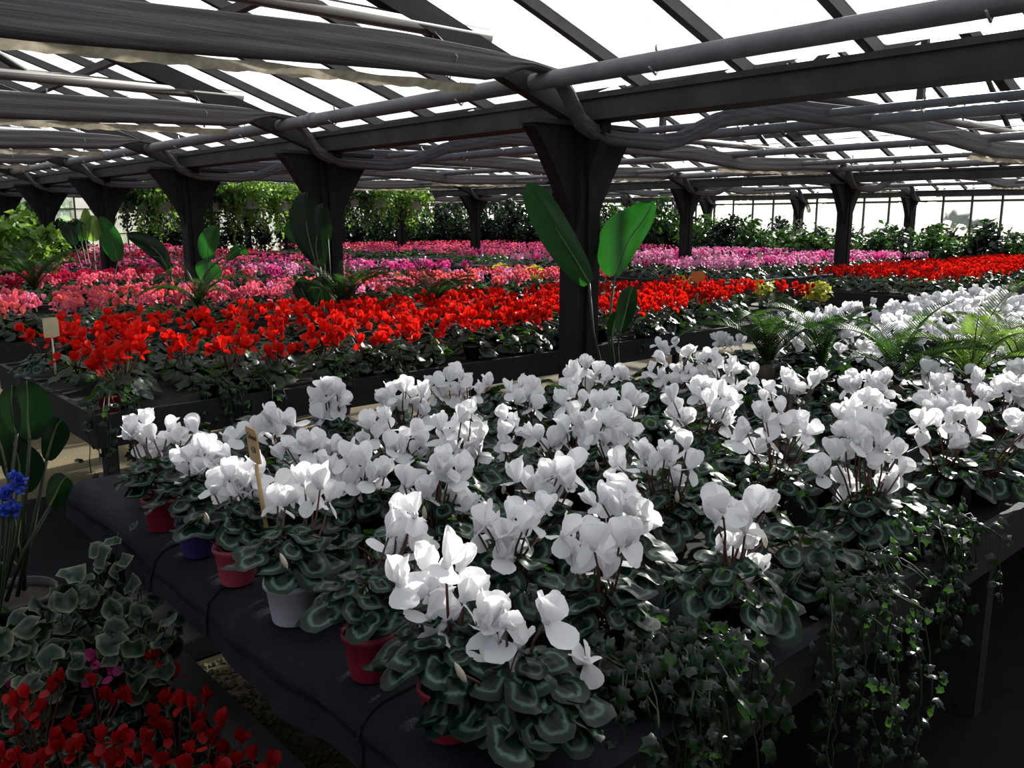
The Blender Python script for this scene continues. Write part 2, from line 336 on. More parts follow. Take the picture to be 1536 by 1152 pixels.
for b in range(3):
    g = GX[b]
    ob('glass_pane', MB().add([(g, 30.7, 2.6), (g+9, 30.7, 2.6), (g+4.5, 30.7, 2.45+run*TAN)], [(0, 1, 2)]).mesh('gable_pane', 'wall_glass', False), gb)
    for k in range(1, 12):
        x = .75*k; z = 2.45+min(x, 9-x)*TAN
        ob('mullion', MB().box(g+x-.02, 30.67, 2.5, g+x+.02, 30.73, z).mesh('gable_mullion', 'bar', False), gb)

# ================================================================== benches
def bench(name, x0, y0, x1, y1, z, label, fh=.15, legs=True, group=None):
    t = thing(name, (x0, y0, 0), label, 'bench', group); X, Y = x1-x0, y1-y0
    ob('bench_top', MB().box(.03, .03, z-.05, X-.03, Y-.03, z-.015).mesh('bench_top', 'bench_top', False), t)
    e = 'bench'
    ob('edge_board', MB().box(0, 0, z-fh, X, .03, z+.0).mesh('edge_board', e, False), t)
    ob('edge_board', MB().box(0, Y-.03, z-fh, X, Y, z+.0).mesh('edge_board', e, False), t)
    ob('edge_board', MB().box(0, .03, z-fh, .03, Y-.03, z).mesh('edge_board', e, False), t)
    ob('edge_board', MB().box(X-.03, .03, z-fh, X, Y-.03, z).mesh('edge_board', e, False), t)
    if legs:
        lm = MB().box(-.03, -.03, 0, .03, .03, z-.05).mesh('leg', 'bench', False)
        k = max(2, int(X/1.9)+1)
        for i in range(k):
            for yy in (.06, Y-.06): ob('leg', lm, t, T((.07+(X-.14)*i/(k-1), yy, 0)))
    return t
WZ = .72
bw = bench('flower_bench', .80, .90, 9.2, 3.2, WZ, 'long dark concrete bench crowded with white cyclamen, end under a cloth')
RZ = .75
bench('flower_bench', 1.15, 4.22, 8.1, 6.2, RZ, 'dark bench carrying the red cyclamen beside the aisle posts', .16)
for k in range(2, 9):
    bench('flower_bench', 1.1, 1.2+3*k, 8.6, 3.2+3*k, RZ, 'dark bench with pink cyclamen on the aisle side of the cross path', .15, True, 'pink flower benches by the aisle')
for k in range(1, 8):
    bench('flower_bench', 10.4, 1.2+3*k, 17.6, 3.2+3*k, RZ, 'dark bench with bright cyclamen towards the hedge', .15, True, 'flower benches towards the hedge')
bench('low_bench', -.9, .75, .84, 2.95, .22, 'low board bench holding red cyclamen and variegated ivy', .14)
# cloth over the end of the white bench: rounded fold, ripples, seams
cv = MB(); rows_ = []
def cover_pt(u, y):                       # u = arc length from inner edge of the cloth
    x = 1.7-u; rp = .006*sin(y*9+u*5)+.004*sin(y*23+u*9)
    if x > .83: return (x, y, WZ+.012+rp*.5)
    a = (.83-x); rr2 = .06
    if a < rr2*pi/2: t = a/rr2; return (.83-rr2*sin(t)-rp*.3, y, WZ+.012-rr2*(1-cos(t))+rp*.3)
    dz = a-rr2*pi/2; return (.77-rp*1.2-.01*sin(y*4)-.02*dz*5*abs(sin(y*3.1)), y, WZ+.012-rr2-dz)
NY = 90
for i in range(NY+1):
    y = .87+(2.36)*i/NY
    drop = .06+.008*sin(y*5)+.005*sin(y*13)
    us = [0, .3, .6, .8]+[.87+j*.02 for j in range(6)]+[.97+drop*q/6 for q in range(0, 7)]
    rows_.append([cover_pt(u, y) for u in us])
cv.grid(rows_)
cov = thing('bench_cloth', (0, 0, 0), 'dark grey landscape cloth folded over the end of the white cyclamen bench', 'cloth')
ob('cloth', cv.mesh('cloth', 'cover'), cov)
for y in (2.02, 1.30, 2.38):
    pts = [(p[0], p[1], p[2]+.004) if p[0] > .8 else (p[0]-.005, p[1], p[2]+.002) for p in [cover_pt(u, y+.10*max(0, .9-u)) for u in [.75, .8, .85, .88, .9, .92, .94, .96, .98, 1.0, 1.02]]]
    ob('seam', MB().tube(pts, .0035, 5).mesh('seam', 'seam'), cov)
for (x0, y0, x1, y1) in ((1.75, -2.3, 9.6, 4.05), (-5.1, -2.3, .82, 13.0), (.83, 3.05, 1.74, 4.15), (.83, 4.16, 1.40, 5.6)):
    struct('floor_shade', MB().box(x0, y0, 0.001, x1, y1, .006).mesh('floor_shade', 'mat', False))  # dark sheets paint shade onto the floor around and under the benches
lowb = [o for o in bpy.data.objects if o.name.startswith('low_bench')][0]
ob('side_plank', MB().box(1.74, .02, .14, 1.85, 2.22, .235).mesh('side_plank', 'board', False), lowb)
# front side board of the low bench is timber; gravel under the white bench
gm = MB(); rg = random.Random(3); base = [(1, 0, 0), (-1, 0, 0), (0, 1, 0), (0, -1, 0), (0, 0, 1), (0, 0, -1)]
of = [(0, 2, 4), (2, 1, 4), (1, 3, 4), (3, 0, 4), (2, 0, 5), (1, 2, 5), (3, 1, 5), (0, 3, 5)]
for i in range(4200):
    c = (rg.uniform(.85, 1.73), rg.uniform(1.0, 3.0), .004); s = rg.uniform(.006, .014); a = rg.uniform(0, 6)
    gm.add([(c[0]+s*(b[0]*cos(a)-b[1]*sin(a)), c[1]+s*(b[0]*sin(a)+b[1]*cos(a)), c[2]+s*.6*b[2]) for b in base], of)
g = ob('gravel', gm.mesh('gravel', 'gravel', False), kind='stuff'); tag(g, 'loose yellow gravel on the floor under and behind the bench', 'gravel')

# ================================================================== plant pieces
PV = {1: [(0, .35), (.75, 1.0)], 2: [(0, .3), (.55, 1), (1, .55)], 3: [(0, .28), (.4, .92), (.78, .95), (1, .4)], 6: [(0, .26), (.16, .5), (.38, .85), (.62, 1), (.82, .90), (.94, .62), (1, .28)]}
def petal_mb(L, W, flare, curl, nu=4, nv=6, twist=0):
    rows = []
    for v, wf in PV[nv]:
        w = W*wf*.5; z = L*v; off = .004+flare*v**1.4*L-.10*L*max(0, v-.75)*4*flare; row = []
        for i in range(nu+1):
            u = (i/nu*2-1); a = twist*v
            row.append((off+curl*w*(u*u)*.6+.0012*sin(9*v+4*u), w*u*cos(a), z+.10*w*(1-u*u)*v+w*u*sin(a)*.6))
        rows.append(row)
    return MB().grid(rows)
def flower_mb(seed, L=.046, W=.046, nu=4, nv=6, stem=False):
    r = random.Random(seed); m = MB()
    for k in range(5):
        fl = r.uniform(.12, .5)
        p = petal_mb(L*r.uniform(.85, 1.12), W*r.uniform(.85, 1.15), fl, r.uniform(-.75, .25), nu, nv, r.uniform(-.5, .5))
        M = Matrix.Rotation(2*pi*k/5+r.uniform(-.25, .25), 4, 'Z')
        if r.random() < .11: M = M @ Matrix.Rotation(r.uniform(1.2, 2.4), 4, 'Y')
        m.put(p, M)
    return m.lathe([(.0, -.006), (.007, -.004), (.008, .004), (.004, .010)], 7)
fl_white = [flower_mb(s).mesh('flower', 'petal_white') for s in range(8)]
def small_flowers(mat, n=5, L=.042, W=.036): return [flower_mb(s+50, L, W, 2, 3).mesh('flower', mat) for s in range(n)]
fl_col = {c: small_flowers('petal_'+c) for c in ('red', 'magenta', 'darkred')}
st_me = MB().tube([(0, 0, 0), (.02, 0, .3), (.03, .01, .65), (.01, 0, .93), (0, 0, 1)], [.0028]*5, 5)
bud_me = MB().lathe([(.0, -.018), (.005, -.010), (.0065, 0), (.004, .014), (.0, .022)], 7).mesh('bud', 'bud')
STEMS = {}
def stem_mesh(h):                        # stems of a few lengths, so that their thickness stays true
    k = max(2, round(h/.04))
    if k not in STEMS: STEMS[k] = MB().tube([(0, 0, 0), (.006, 0, .35*k*.04), (.009, .003, .7*k*.04), (0, 0, k*.04)], [.0032, .003, .0027, .0022], 5).mesh('flower_stem', 'stem_brown')
    return STEMS[k], k*.04
def leaf_mb(size, seed, n=16, heart=.35, wav=.07, petiole=True, pts=None):
    r = random.Random(seed); m = MB(); vs = [(0, 0, 0)]; rad = [0.0]; ph = r.uniform(0, 6); cup = r.uniform(-.25, .3); fs = []
    rings = (.38, .72, 1.0)
    for q in rings:
        for k in range(n):
            t = 2*pi*k/n; d = abs(((t+pi) % (2*pi))-pi)            # 0 = tip (+x)
            rr2 = (.50+.06*cos(2*t)) * (1+.10*max(0, cos(t))**6)
            nt2 = max(0, 1-abs(pi-d)/.5); rr2 *= 1-heart*1.8*nt2
            rr2 *= size*(1+.04*sin(5*t+ph))
            vs.append((q*rr2*cos(t)+.10*size, q*rr2*sin(t)*1.05, size*(cup*q*q*.5+wav*q*sin(3*t+ph)-.12*q*q*abs(sin(t)))))
            rad.append(q)
    fs += [(0, 1+k, 1+(k+1) % n) for k in range(n)]
    for j in range(2): fs += [(1+j*n+k, 1+(j+1)*n+k, 1+(j+1)*n+(k+1) % n, 1+j*n+(k+1) % n) for k in range(n)]
    m.add(vs, fs, rad)
    if petiole: m.mi = 1; m.tube([(0, 0, -.001), (-.02, 0, -.03), (-.05, 0, -.09)], .0022, 4, False)
    return m
lf_near = [leaf_mb(.078, s).mesh('leaf', ['cyc_leaf', 'stem_brown']) for s in range(7)]
def dome(nl, Rr, H, size, seed, n=9, mats=('cyc_leaf',)):
    r = random.Random(seed); m = MB()
    for i in range(nl):
        a = r.uniform(0, 2*pi); q = sqrt(r.random()); e = r.uniform(.15, .5)+q*.5
        p = Vector((cos(a)*Rr*q, sin(a)*Rr*q, H*(1-.55*q*q)*r.uniform(.8, 1.1)))
        m.put(leaf_mb(size*r.uniform(.75, 1.2), seed*100+i, n, petiole=False), T(p) @ Matrix.Rotation(a+r.uniform(-.5, .5), 4, 'Z') @ Matrix.Rotation(e, 4, 'Y'))
    return m
fol = [dome(30, .135, .16, .075, s, 9).mesh('foliage', 'cyc_leaf') for s in range(4)]
folg = [dome(26, .135, .15, .075, s+9, 7).mesh('foliage', 'leaf_green') for s in range(3)]
fold_ = [dome(26, .135, .15, .08, s+19, 8).mesh('foliage', 'leaf_dark') for s in range(3)]
def pot_mb(r=.055, h=.10):
    return MB().lathe([(r*.72, 0), (r*.76, .003), (r*.95, h*.86), (r*1.05, h*.87), (r*1.05, h), (r*.97, h), (r*.94, h*.85)], 18)
POTS = {}
def pot(mat, parent, r=.055, h=.10, sides=True):
    k = (mat, r, h)
    if k not in POTS:
        m = pot_mb(r, h); m.add([(r*.72*cos(2*pi*i/12), r*.72*sin(2*pi*i/12), .001) for i in range(12)], [tuple(range(11, -1, -1))])
        POTS[k] = (m.mesh('pot', mat), MB().add([(r*.95*cos(2*pi*i/12), r*.95*sin(2*pi*i/12), h*.86) for i in range(12)], [tuple(range(12))]).mesh('soil', 'soil'))
    o = ob('pot', POTS[k][0], parent); ob('soil', POTS[k][1], o); return o
def rosette(parent, n, Rr, H0, sc=1, rnd=random, meshes=None, droop=.62):
    for i in range(n):
        q = sqrt((i+.5)/n); a = i*2.399963+rnd.uniform(-.3, .3)
        e = .10+1.2*droop*q**2+rnd.uniform(-.15, .25)
        p = Vector((cos(a)*Rr*q, sin(a)*Rr*q, H0*(1.18-droop*q*q)+rnd.uniform(-.012, .012)))
        s = sc*rnd.uniform(.72, 1.18)*(1.1 if q > .6 else .92)
        ob('leaf', rnd.choice(meshes or lf_near), parent, T(p) @ Matrix.Rotation(a+rnd.uniform(-.4, .4), 4, 'Z') @ Matrix.Rotation(e, 4, 'Y') @ Matrix.Rotation(rnd.uniform(-.3, .3), 4, 'X') @ Matrix.Diagonal((s, s, s, 1)))
def add_flower(parent, P, base, meshes, rnd, sc=1, stem=True, tilt=.35):
    d = Vector((rnd.gauss(0, tilt), rnd.gauss(0, tilt), 1)).normalized()
    M = frame(P, d, rnd.uniform(0, 6.28), sc*rnd.uniform(.88, 1.15))
    f = ob('flower', rnd.choice(meshes), parent, M)
    if stem:
        v = Vector(P)-Vector(base); sm, h = stem_mesh(v.length)
        Ms = frame(base, v, rnd.uniform(0, 6.28)) @ Matrix.Diagonal((1, 1, v.length/h, 1))
        ob('flower_stem', sm, f, M.inverted() @ Ms)
    return f
def add_bud(parent, P, base, rnd):
    b = ob('bud', bud_me, parent, T(P) @ Euler((rnd.uniform(-.5, .5), rnd.uniform(-.5, .5), 0)).to_matrix().to_4x4())
    v = Vector(P)-Vector(base); sm, h = stem_mesh(v.length)
    ob('flower_stem', sm, b, b.matrix_basis.inverted() @ frame(base, v) @ Matrix.Diagonal((1, 1, v.length/h, 1)))

# ------------------------------------------------------------------ white cyclamen
# (cluster centre in the photo, flowers in the photo or a count and a width, pot, label)
D = [
 ((245, 648), [(197, 643), (220, 630), (230, 650), (253, 636), (273, 645), (293, 640), (240, 665), (213, 655), (262, 655)], 'pot_red', 'white cyclamen in a red pot at the far corner of the cloth'),
 ((308, 684), [(270, 692), (293, 671), (297, 700), (317, 677), (343, 684), (283, 680), (325, 695), (308, 668)], 'pot_purple', 'white cyclamen in a violet pot next to the red one on the cloth edge'),
 ((370, 720), [(323, 720), (343, 707), (367, 705), (390, 700), (367, 738), (397, 738), (413, 727), (440, 733), (345, 728), (380, 722)], 'pot_pink', 'white cyclamen in a pink pot behind the wooden price tag'),
 ((475, 740), [(457, 715), (493, 738), (428, 745), (470, 722)], 'pot_white', 'white cyclamen in a white pot on the cloth edge, silver edged leaves'),
 ((412, 632), [(357, 648), (383, 643), (403, 621), (420, 627), (440, 630), (410, 640), (395, 635)], 'pot_dark', 'white cyclamen in the back row right behind the wooden price tag'),
 ((495, 598), [(475, 597), (490, 583), (505, 582), (515, 597), (483, 610), (500, 608), (494, 596)], 'pot_dark', 'compact white cyclamen at the back edge facing the scarlet bench front'),
 ((475, 668), [(430, 663), (457, 672), (480, 657), (500, 667), (445, 680), (485, 680), (465, 660)], 'pot_dark', 'white cyclamen directly beside the price tag stick, second row in'),
 ((545, 695), [(532, 693), (549, 688), (519, 677), (532, 713), (575, 705), (520, 722), (500, 700), (556, 712)], 'pot_dark', 'white cyclamen behind the white potted one, loose side blooms'),
 ((607, 598), [(575, 598), (590, 585), (605, 580), (620, 590), (637, 595), (585, 612), (608, 608), (630, 612)], 'pot_dark', None),
 ((590, 648), [(552, 633), (582, 637), (602, 650), (635, 640), (605, 670), (635, 660), (582, 663), (565, 648), (620, 675)], 'pot_dark', None),
 ((692, 655), [(665, 653), (685, 672), (709, 670), (722, 650), (692, 622), (679, 637), (699, 690), (660, 635), (670, 675), (720, 672)], 'pot_dark', None),
 ((690, 572), [(655, 572), (672, 562), (690, 556), (700, 570), (735, 572), (665, 588), (685, 585), (718, 585)], 'pot_dark', None),
 ((790, 590), [(765, 580), (780, 572), (800, 577), (790, 592), (808, 590), (775, 598), (797, 606)], 'pot_dark', None),
 ((762, 640), [(758, 620), (775, 632), (755, 645), (757, 668)], 'pot_dark', 'sparse white cyclamen with only a few scattered blooms in mid bench'),
 ((650, 722), [(612, 720), (642, 735), (669, 690), (672, 712), (692, 713), (685, 743), (660, 700)], 'pot_dark', None),
 ((875, 562), [(850, 562), (865, 550), (880, 545), (895, 555), (905, 565), (860, 575), (885, 572)], 'pot_dark', 'white cyclamen at the back edge in front of the paddle leaf post'),
 ((862, 598), [(845, 600), (860, 588), (875, 597), (890, 602), (853, 612)], 'pot_dark', None),
 ((930, 612), [(900, 605), (915, 597), (935, 592), (955, 600), (925, 615), (945, 615)], 'pot_dark', None),
 ((920, 645), [(895, 640), (910, 628), (930, 635), (945, 648), (905, 655), (925, 660)], 'pot_dark', None),
 ((860, 645), [(808, 650), (850, 640), (865, 632), (880, 648), (828, 660)], 'pot_dark', 'thin white cyclamen with small budding blooms between fuller ones'),
 ((818, 720), [(775, 711), (795, 724), (819, 708), (839, 700), (855, 720), (835, 738), (812, 738), (846, 708)], 'pot_dark', None),
 ((765, 788), [(715, 785), (739, 792), (759, 795), (765, 767), (795, 773), (815, 758), (775, 797), (752, 823), (727, 775), (785, 782)], 'pot_dark', 'white cyclamen with wide drooping petals behind the near corner plants'),
 ((608, 790), [(597, 762), (622, 760), (584, 790), (582, 817), (612, 790), (635, 793), (630, 817), (600, 803)], 'pot_red', 'white cyclamen in a deep red pot midway along the cloth edge'),
 ((655, 885), [(599, 860), (609, 895), (640, 843), (669, 833), (689, 840), (645, 910), (675, 870), (695, 885), (662, 927), (650, 880)], 'pot_red', 'white cyclamen in a deep red pot at the near bench corner'),
 ((775, 935), [(739, 917), (759, 922), (775, 955), (820, 915), (745, 945), (730, 930)], 'pot_dark', 'white cyclamen with few blooms over big dark leaves at the bench corner'),
 ((885, 985), [(880, 980)], 'pot_dark', 'cyclamen with one single white bloom beside the ivy on the bench edge'),
 ((905, 828), [(845, 790), (862, 820), (875, 797), (895, 827), (915, 827), (929, 803), (942, 800), (870, 845), (910, 853), (890, 808)], 'pot_dark', 'white cyclamen on dark red stems behind the one with the single bloom'),
 ((932, 755), [(902, 743), (922, 737), (945, 740), (929, 763), (952, 760), (969, 765), (962, 785)], 'pot_dark', None),
 ((1000, 688), [(965, 683), (979, 690), (1002, 690), (1012, 717), (1030, 663), (1035, 693), (925, 688)], 'pot_dark', None),
 ((1110, 800), [(1084, 753), (1074, 770), (1107, 773), (1131, 760), (1151, 753), (1077, 810), (1094, 837), (1121, 807), (1137, 857), (1118, 785)], 'pot_dark', 'white cyclamen standing apart among dark leaves near the bench front'),
 ((1160, 650), [(1107, 652), (1127, 670), (1154, 653), (1141, 615), (1171, 610), (1197, 627), (1184, 647), (1211, 643), (1207, 667), (1160, 632), (1120, 640)], 'pot_dark', None),
 ((1305, 690), [(1267, 643), (1297, 633), (1324, 637), (1264, 680), (1291, 673), (1317, 670), (1347, 677), (1337, 707), (1351, 700), (1324, 730), (1231, 703), (1264, 715), (1285, 655), (1310, 650)], 'pot_dark', 'largest tall white cyclamen clump near the sago palms'),
 ((1428, 640), [(1384, 633), (1407, 630), (1431, 623), (1454, 627), (1461, 647), (1434, 653), (1380, 660)], 'pot_dark', None),
 ((1428, 602), [(1391, 603), (1417, 597), (1444, 597), (1405, 612), (1450, 612), (1430, 610)], 'pot_dark', None),
]
for c, w, k in (((985, 550), 110, 9), ((1008, 520), 46, 5), ((1090, 545), 85, 8), ((1100, 512), 60, 6), ((1050, 607), 110, 9), ((1075, 580), 75, 7), ((1185, 580), 80, 9), ((1175, 515), 70, 7),
   ((1270, 520), 90, 8), ((1300, 572), 70, 8), ((1300, 612), 85, 8), ((1410, 552), 80, 8), ((1430, 575), 70, 6), ((1508, 585), 70, 8), ((1500, 530), 80, 7), ((1495, 462), 90, 9), ((1440, 470), 70, 7),
   ((1522, 640), 40, 5), ((1245, 500), 70, 6), ((1350, 500), 60, 5), ((1400, 505), 70, 6), ((1470, 497), 80, 7), ((1530, 495), 60, 7), ((1535, 560), 50, 6), ((1340, 545), 60, 5), ((1370, 480), 50, 5)):
    rr3 = random.Random(c[0]*7+c[1])
    D.append((c, [(c[0]+rr3.uniform(-.5, .5)*w, c[1]+rr3.uniform(-.22, .22)*w*.9) for _ in range(k)], 'pot_dark', None))
GW = 'white cyclamen massed on the front bench'
edge_pots = {0: (.855, 2.54), 1: (.855, 2.27), 2: (.855, 2.02), 3: (.86, 1.73), 22: (.86, 1.40), 23: (.855, 1.13)}
taken = []
for i, (c, fl, pm, lab) in enumerate(D):
    rnd = random.Random(i+400); Pc = at(c[0], c[1], 2, WZ+.262)
    bx, by = (edge_pots[i] if i in edge_pots else (Pc.x, max(1.02, min(3.1, Pc.y))))
    B = Vector((bx, by, WZ+(.018 if bx < 1.72 else 0)-(0 if bx < 1.72 else .015))); taken.append((bx, by)); dz = depth(B)
    t = thing('white_cyclamen', B, lab or 'white cyclamen in full bloom with silver marked leaves on the front bench', 'plant', GW)
    pot(pm, t, *((.062, .10) if pm == 'pot_white' else (.055, .10)))
    if dz < 4.2: rosette(t, 24 if dz < 2.6 else 17, .105 if i in edge_pots else .125, .175 if i in edge_pots else .15, .9 if i in edge_pots else 1.0, rnd, None, .30 if i in edge_pots else .62)
    else: ob('foliage', fol[i % 4], t, Matrix.Rotation(i*1.3, 4, 'Z'), 'stuff')
    ctr = Vector((Pc.x, Pc.y, 0)) if i in edge_pots else Vector((bx, by, 0))
    if i in edge_pots: ctr = Vector(((Pc.x+bx)/2, (Pc.y+by)/2, 0))
    if dz > 2.0 and len(fl) > 3: fl = fl+[(a+rnd.gauss(0, 24/dz), b+rnd.gauss(0, 20/dz)) for a, b in fl if rnd.random() < .6]
    for q, (fx, fy) in enumerate(fl):
        Q = near(fx, fy+10*2.2/max(dz, 1), ctr + Vector((cos(HEAD), sin(HEAD), 0))*rnd.uniform(-.05, .05))
        Q.z = max(Q.z, WZ+.15); L = Q-B
        a = rnd.uniform(0, 6.28); base = Vector((cos(a)*.02, sin(a)*.02, .09))
        add_flower(t, L, base, fl_white, rnd, 1.06 if dz < 3 else 1.1, dz < 4.2)
    for q in range(1 if dz < 3.2 else 0):
        a = rnd.uniform(0, 6.28); add_bud(t, Vector((cos(a)*.11, sin(a)*.11, rnd.uniform(.17, .22))), Vector((cos(a)*.02, sin(a)*.02, .1)), rnd)
# leafy, budding or far plants that fill the rest of the bench
def free(x, y, d): return all((x-a)**2+(y-b)**2 > d*d for a, b in taken)
rnd = random.Random(77); y = 1.06; row = 0
while y < 3.1:
    x = 1.02+(.14 if row % 2 else 0)
    while x < 9.0:
        xx, yy = x+rnd.uniform(-.04, .04), y+rnd.uniform(-.03, .03)
        if free(xx, yy, .18):
            taken.append((xx, yy)); far = xx > 4.9
            B = Vector((xx, yy, WZ+(.018 if xx < 1.72 else -.015))); dz = depth(B)
            bloom = far and rnd.random() < .85
            t = thing('white_cyclamen' if bloom else 'leafy_cyclamen', B, 'white cyclamen blooming in the far half of the front bench' if bloom else 'leafy cyclamen without open blooms between the white ones', 'plant', 'white cyclamen in the far half of the front bench' if bloom else 'leafy cyclamen between the white ones')
            pot('pot_dark', t)
            if dz < 3.4: rosette(t, 20, .15, .14, 1.12, rnd)
            else: ob('foliage', fol[rnd.randrange(4)], t, Matrix.Rotation(rnd.uniform(0, 6), 4, 'Z') @ Matrix.Diagonal((1, 1, .85, 1)), 'stuff')
            if bloom:
                for q in range(rnd.randint(6, 10)):
                    a = rnd.uniform(0, 6.28); r2 = .10*sqrt(rnd.random())
                    add_flower(t, Vector((cos(a)*r2, sin(a)*r2, rnd.uniform(.21, .30))), Vector((0, 0, .09)), fl_white, rnd, 1.1, False)
        x += .30
    y += .29; row += 1

# ------------------------------------------------------------------ coloured cyclamen on the other benches
def blossoms(mat, seed, n=11, L=.042, W=.038, Rr=.115, z0=.19, z1=.28, n2=(2, 2)):
    r = random.Random(seed); m = MB()
    for i in range(n):
        a = r.uniform(0, 6.28); q = Rr*sqrt(r.random())
        m.put(flower_mb(seed*31+i, L, W, *n2), frame((cos(a)*q, sin(a)*q, r.uniform(z0, z1)), (r.gauss(0, .35), r.gauss(0, .35), 1), a))
    return m.mesh('blossoms', mat)
BL = {c: [blossoms('petal_'+c, s+3) for s in range(3)] for c in ('red', 'pink', 'salmon', 'lilac', 'magenta', 'crimson')}
def bed(x0, x1, y0, y1, z, colour, name, label, group, sp=.29, parts=None, dens=1.0, skip=None, seed=0, xy=None):
    rnd = random.Random(seed+5); y = y0; row = 0
    while y <= y1:
        x = x0+(sp/2 if row % 2 else 0)
        while x <= x1:
            xx, yy = x+rnd.uniform(-.06, .06), y+rnd.uniform(-.05, .05)
            c = colour(xx, yy, rnd)
            if rnd.random() < dens and c and not (skip and skip(xx, yy)):
                cn, nm, lb = c
                t = thing(nm, (xx, yy, z), lb, 'plant', lb)
                dz = depth((xx, yy, z))
                pot('pot_dark', t) if yy-y0 < .4 and dz < 7 else None
                ob('foliage', (folg if rnd.random() < .6 else fol)[rnd.randrange(3)], t, Matrix.Rotation(rnd.uniform(0, 6), 4, 'Z') @ T((0, 0, 0)) @ Matrix.Diagonal((1.1, 1.1, 1.0, 1)), 'stuff')
                if parts and dz < parts:
                    for q in range(rnd.randint(7, 12)):
                        a = rnd.uniform(0, 6.28); r2 = .125*sqrt(rnd.random())
                        add_flower(t, Vector((cos(a)*r2, sin(a)*r2, rnd.uniform(.19, .29))), Vector((0, 0, .09)), fl_col[cn], rnd, 1.12, dz < 5.2)
                else: ob('blossoms', BL[cn][rnd.randrange(3)], t, Matrix.Rotation(rnd.uniform(0, 6), 4, 'Z'), 'stuff')
            x += sp
        y += sp; row += 1
def c_red(x, y, r):
    if 6.85 < x and r.random() < .5: return None
    return ('red', 'red_cyclamen', 'scarlet cyclamen on the bench beside the aisle posts')
bed(1.3, 7.9, 4.38, 6.1, RZ-.015, c_red, None, None, None, .28, 6.6, .86, seed=1)
def c_pink(x, y, r):
    v = r.random()
    if v < .42: return ('salmon', 'salmon_cyclamen', 'salmon pink cyclamen on the bench behind the scarlet ones')
    if v < .85: return ('pink', 'pink_cyclamen', 'rose pink cyclamen on the bench behind the scarlet ones')
    return ('lilac', 'lilac_cyclamen', 'pale lilac cyclamen among the rose pink ones')
bed(1.25, 8.4, 7.35, 9.1, RZ-.015, c_pink, None, None, None, .30, None, .92, seed=2)
def c_3(x, y, r):
    if x > 5: return ('lilac', 'lilac_cyclamen', 'lilac cyclamen on the third bench by the aisle') if r.random() < .6 else ('magenta', 'magenta_cyclamen', 'magenta cyclamen on the third bench by the aisle')
    return r.choice([('pink', 'pink_cyclamen', 'rose pink cyclamen at the aisle end of the third bench'), ('crimson', 'crimson_cyclamen', 'crimson cyclamen at the aisle end of the third bench')])
bed(1.25, 8.4, 10.35, 12.1, RZ-.015, c_3, None, None, None, .32, None, .9, seed=3)
bed(10.6, 17.4, 4.35, 6.1, RZ-.015, lambda x, y, r: ('red', 'red_cyclamen', 'scarlet cyclamen massed on the bench towards the hedge'), None, None, None, .31, None, .97, seed=4)
for k in (2, 3):
    bed(10.6, 17.4, 1.35+3*k, 3.1+3*k, RZ-.015, lambda x, y, r: ('lilac', 'lilac_cyclamen', 'lilac cyclamen on the benches towards the hedge') if r.random() < .72 else ('magenta', 'magenta_cyclamen', 'magenta cyclamen on the benches towards the hedge'), None, None, None, .34, None, .95, seed=5+k)
def carpet(x0, x1, y0, y1, z, mats, label, seed, n):
    rnd = random.Random(seed); fm = MB(); ms = [MB() for _ in mats]
    lowl = leaf_mb(.1, 3, 6, petiole=False)
    lowf = [flower_mb(s, .045, .045, 1, 1) for s in range(3)]
    for i in range(n):
        p = (rnd.uniform(x0, x1), rnd.uniform(y0, y1), rnd.uniform(.20, .30))
        rnd.choice(ms).put(rnd.choice(lowf), frame(p, (rnd.gauss(0, .3), rnd.gauss(0, .3), 1), i))
    for i in range(n//1):
        fm.put(lowl, T((rnd.uniform(x0, x1), rnd.uniform(y0, y1), rnd.uniform(.05, .17))) @ Euler((rnd.uniform(-.6, .6), rnd.uniform(-.6, .6), rnd.uniform(0, 6))).to_matrix().to_4x4())
    t = thing('cyclamen_bed', (0, 0, z), label, 'flower bed'); t['kind'] = 'stuff'
    ob('foliage', fm.mesh('foliage', 'leaf_green'), t, None, 'stuff')
    for m, b in zip(mats, ms): ob('blossoms', b.mesh('blossoms', 'petal_'+m), t, None, 'stuff')
for k, mm, l in ((4, ('pink', 'magenta'), 'hot pink cyclamen bed on the fourth bench by the aisle'), (5, ('crimson', 'pink'), 'crimson and pink cyclamen bed on the fifth bench by the aisle'), (6, ('pink', 'lilac'), 'mixed pink cyclamen bed on the sixth bench by the aisle'), (7, ('crimson', 'magenta'), 'dark pink cyclamen bed on the last benches by the aisle')):
    carpet(1.3, 8.4, 1.35+3*k, 3.05+3*k, RZ-.015, mm, l, k, 750)
for k, mm, l in ((4, ('pink', 'magenta'), 'hot pink cyclamen bed on the fourth bench towards the hedge'), (5, ('magenta', 'pink'), 'magenta cyclamen bed on the fifth bench towards the hedge'), (6, ('crimson', 'pink'), 'crimson cyclamen bed on the sixth bench towards the hedge')):
    carpet(10.6, 17.4, 1.35+3*k, 3.05+3*k, RZ-.015, mm, l, k+20, 750)

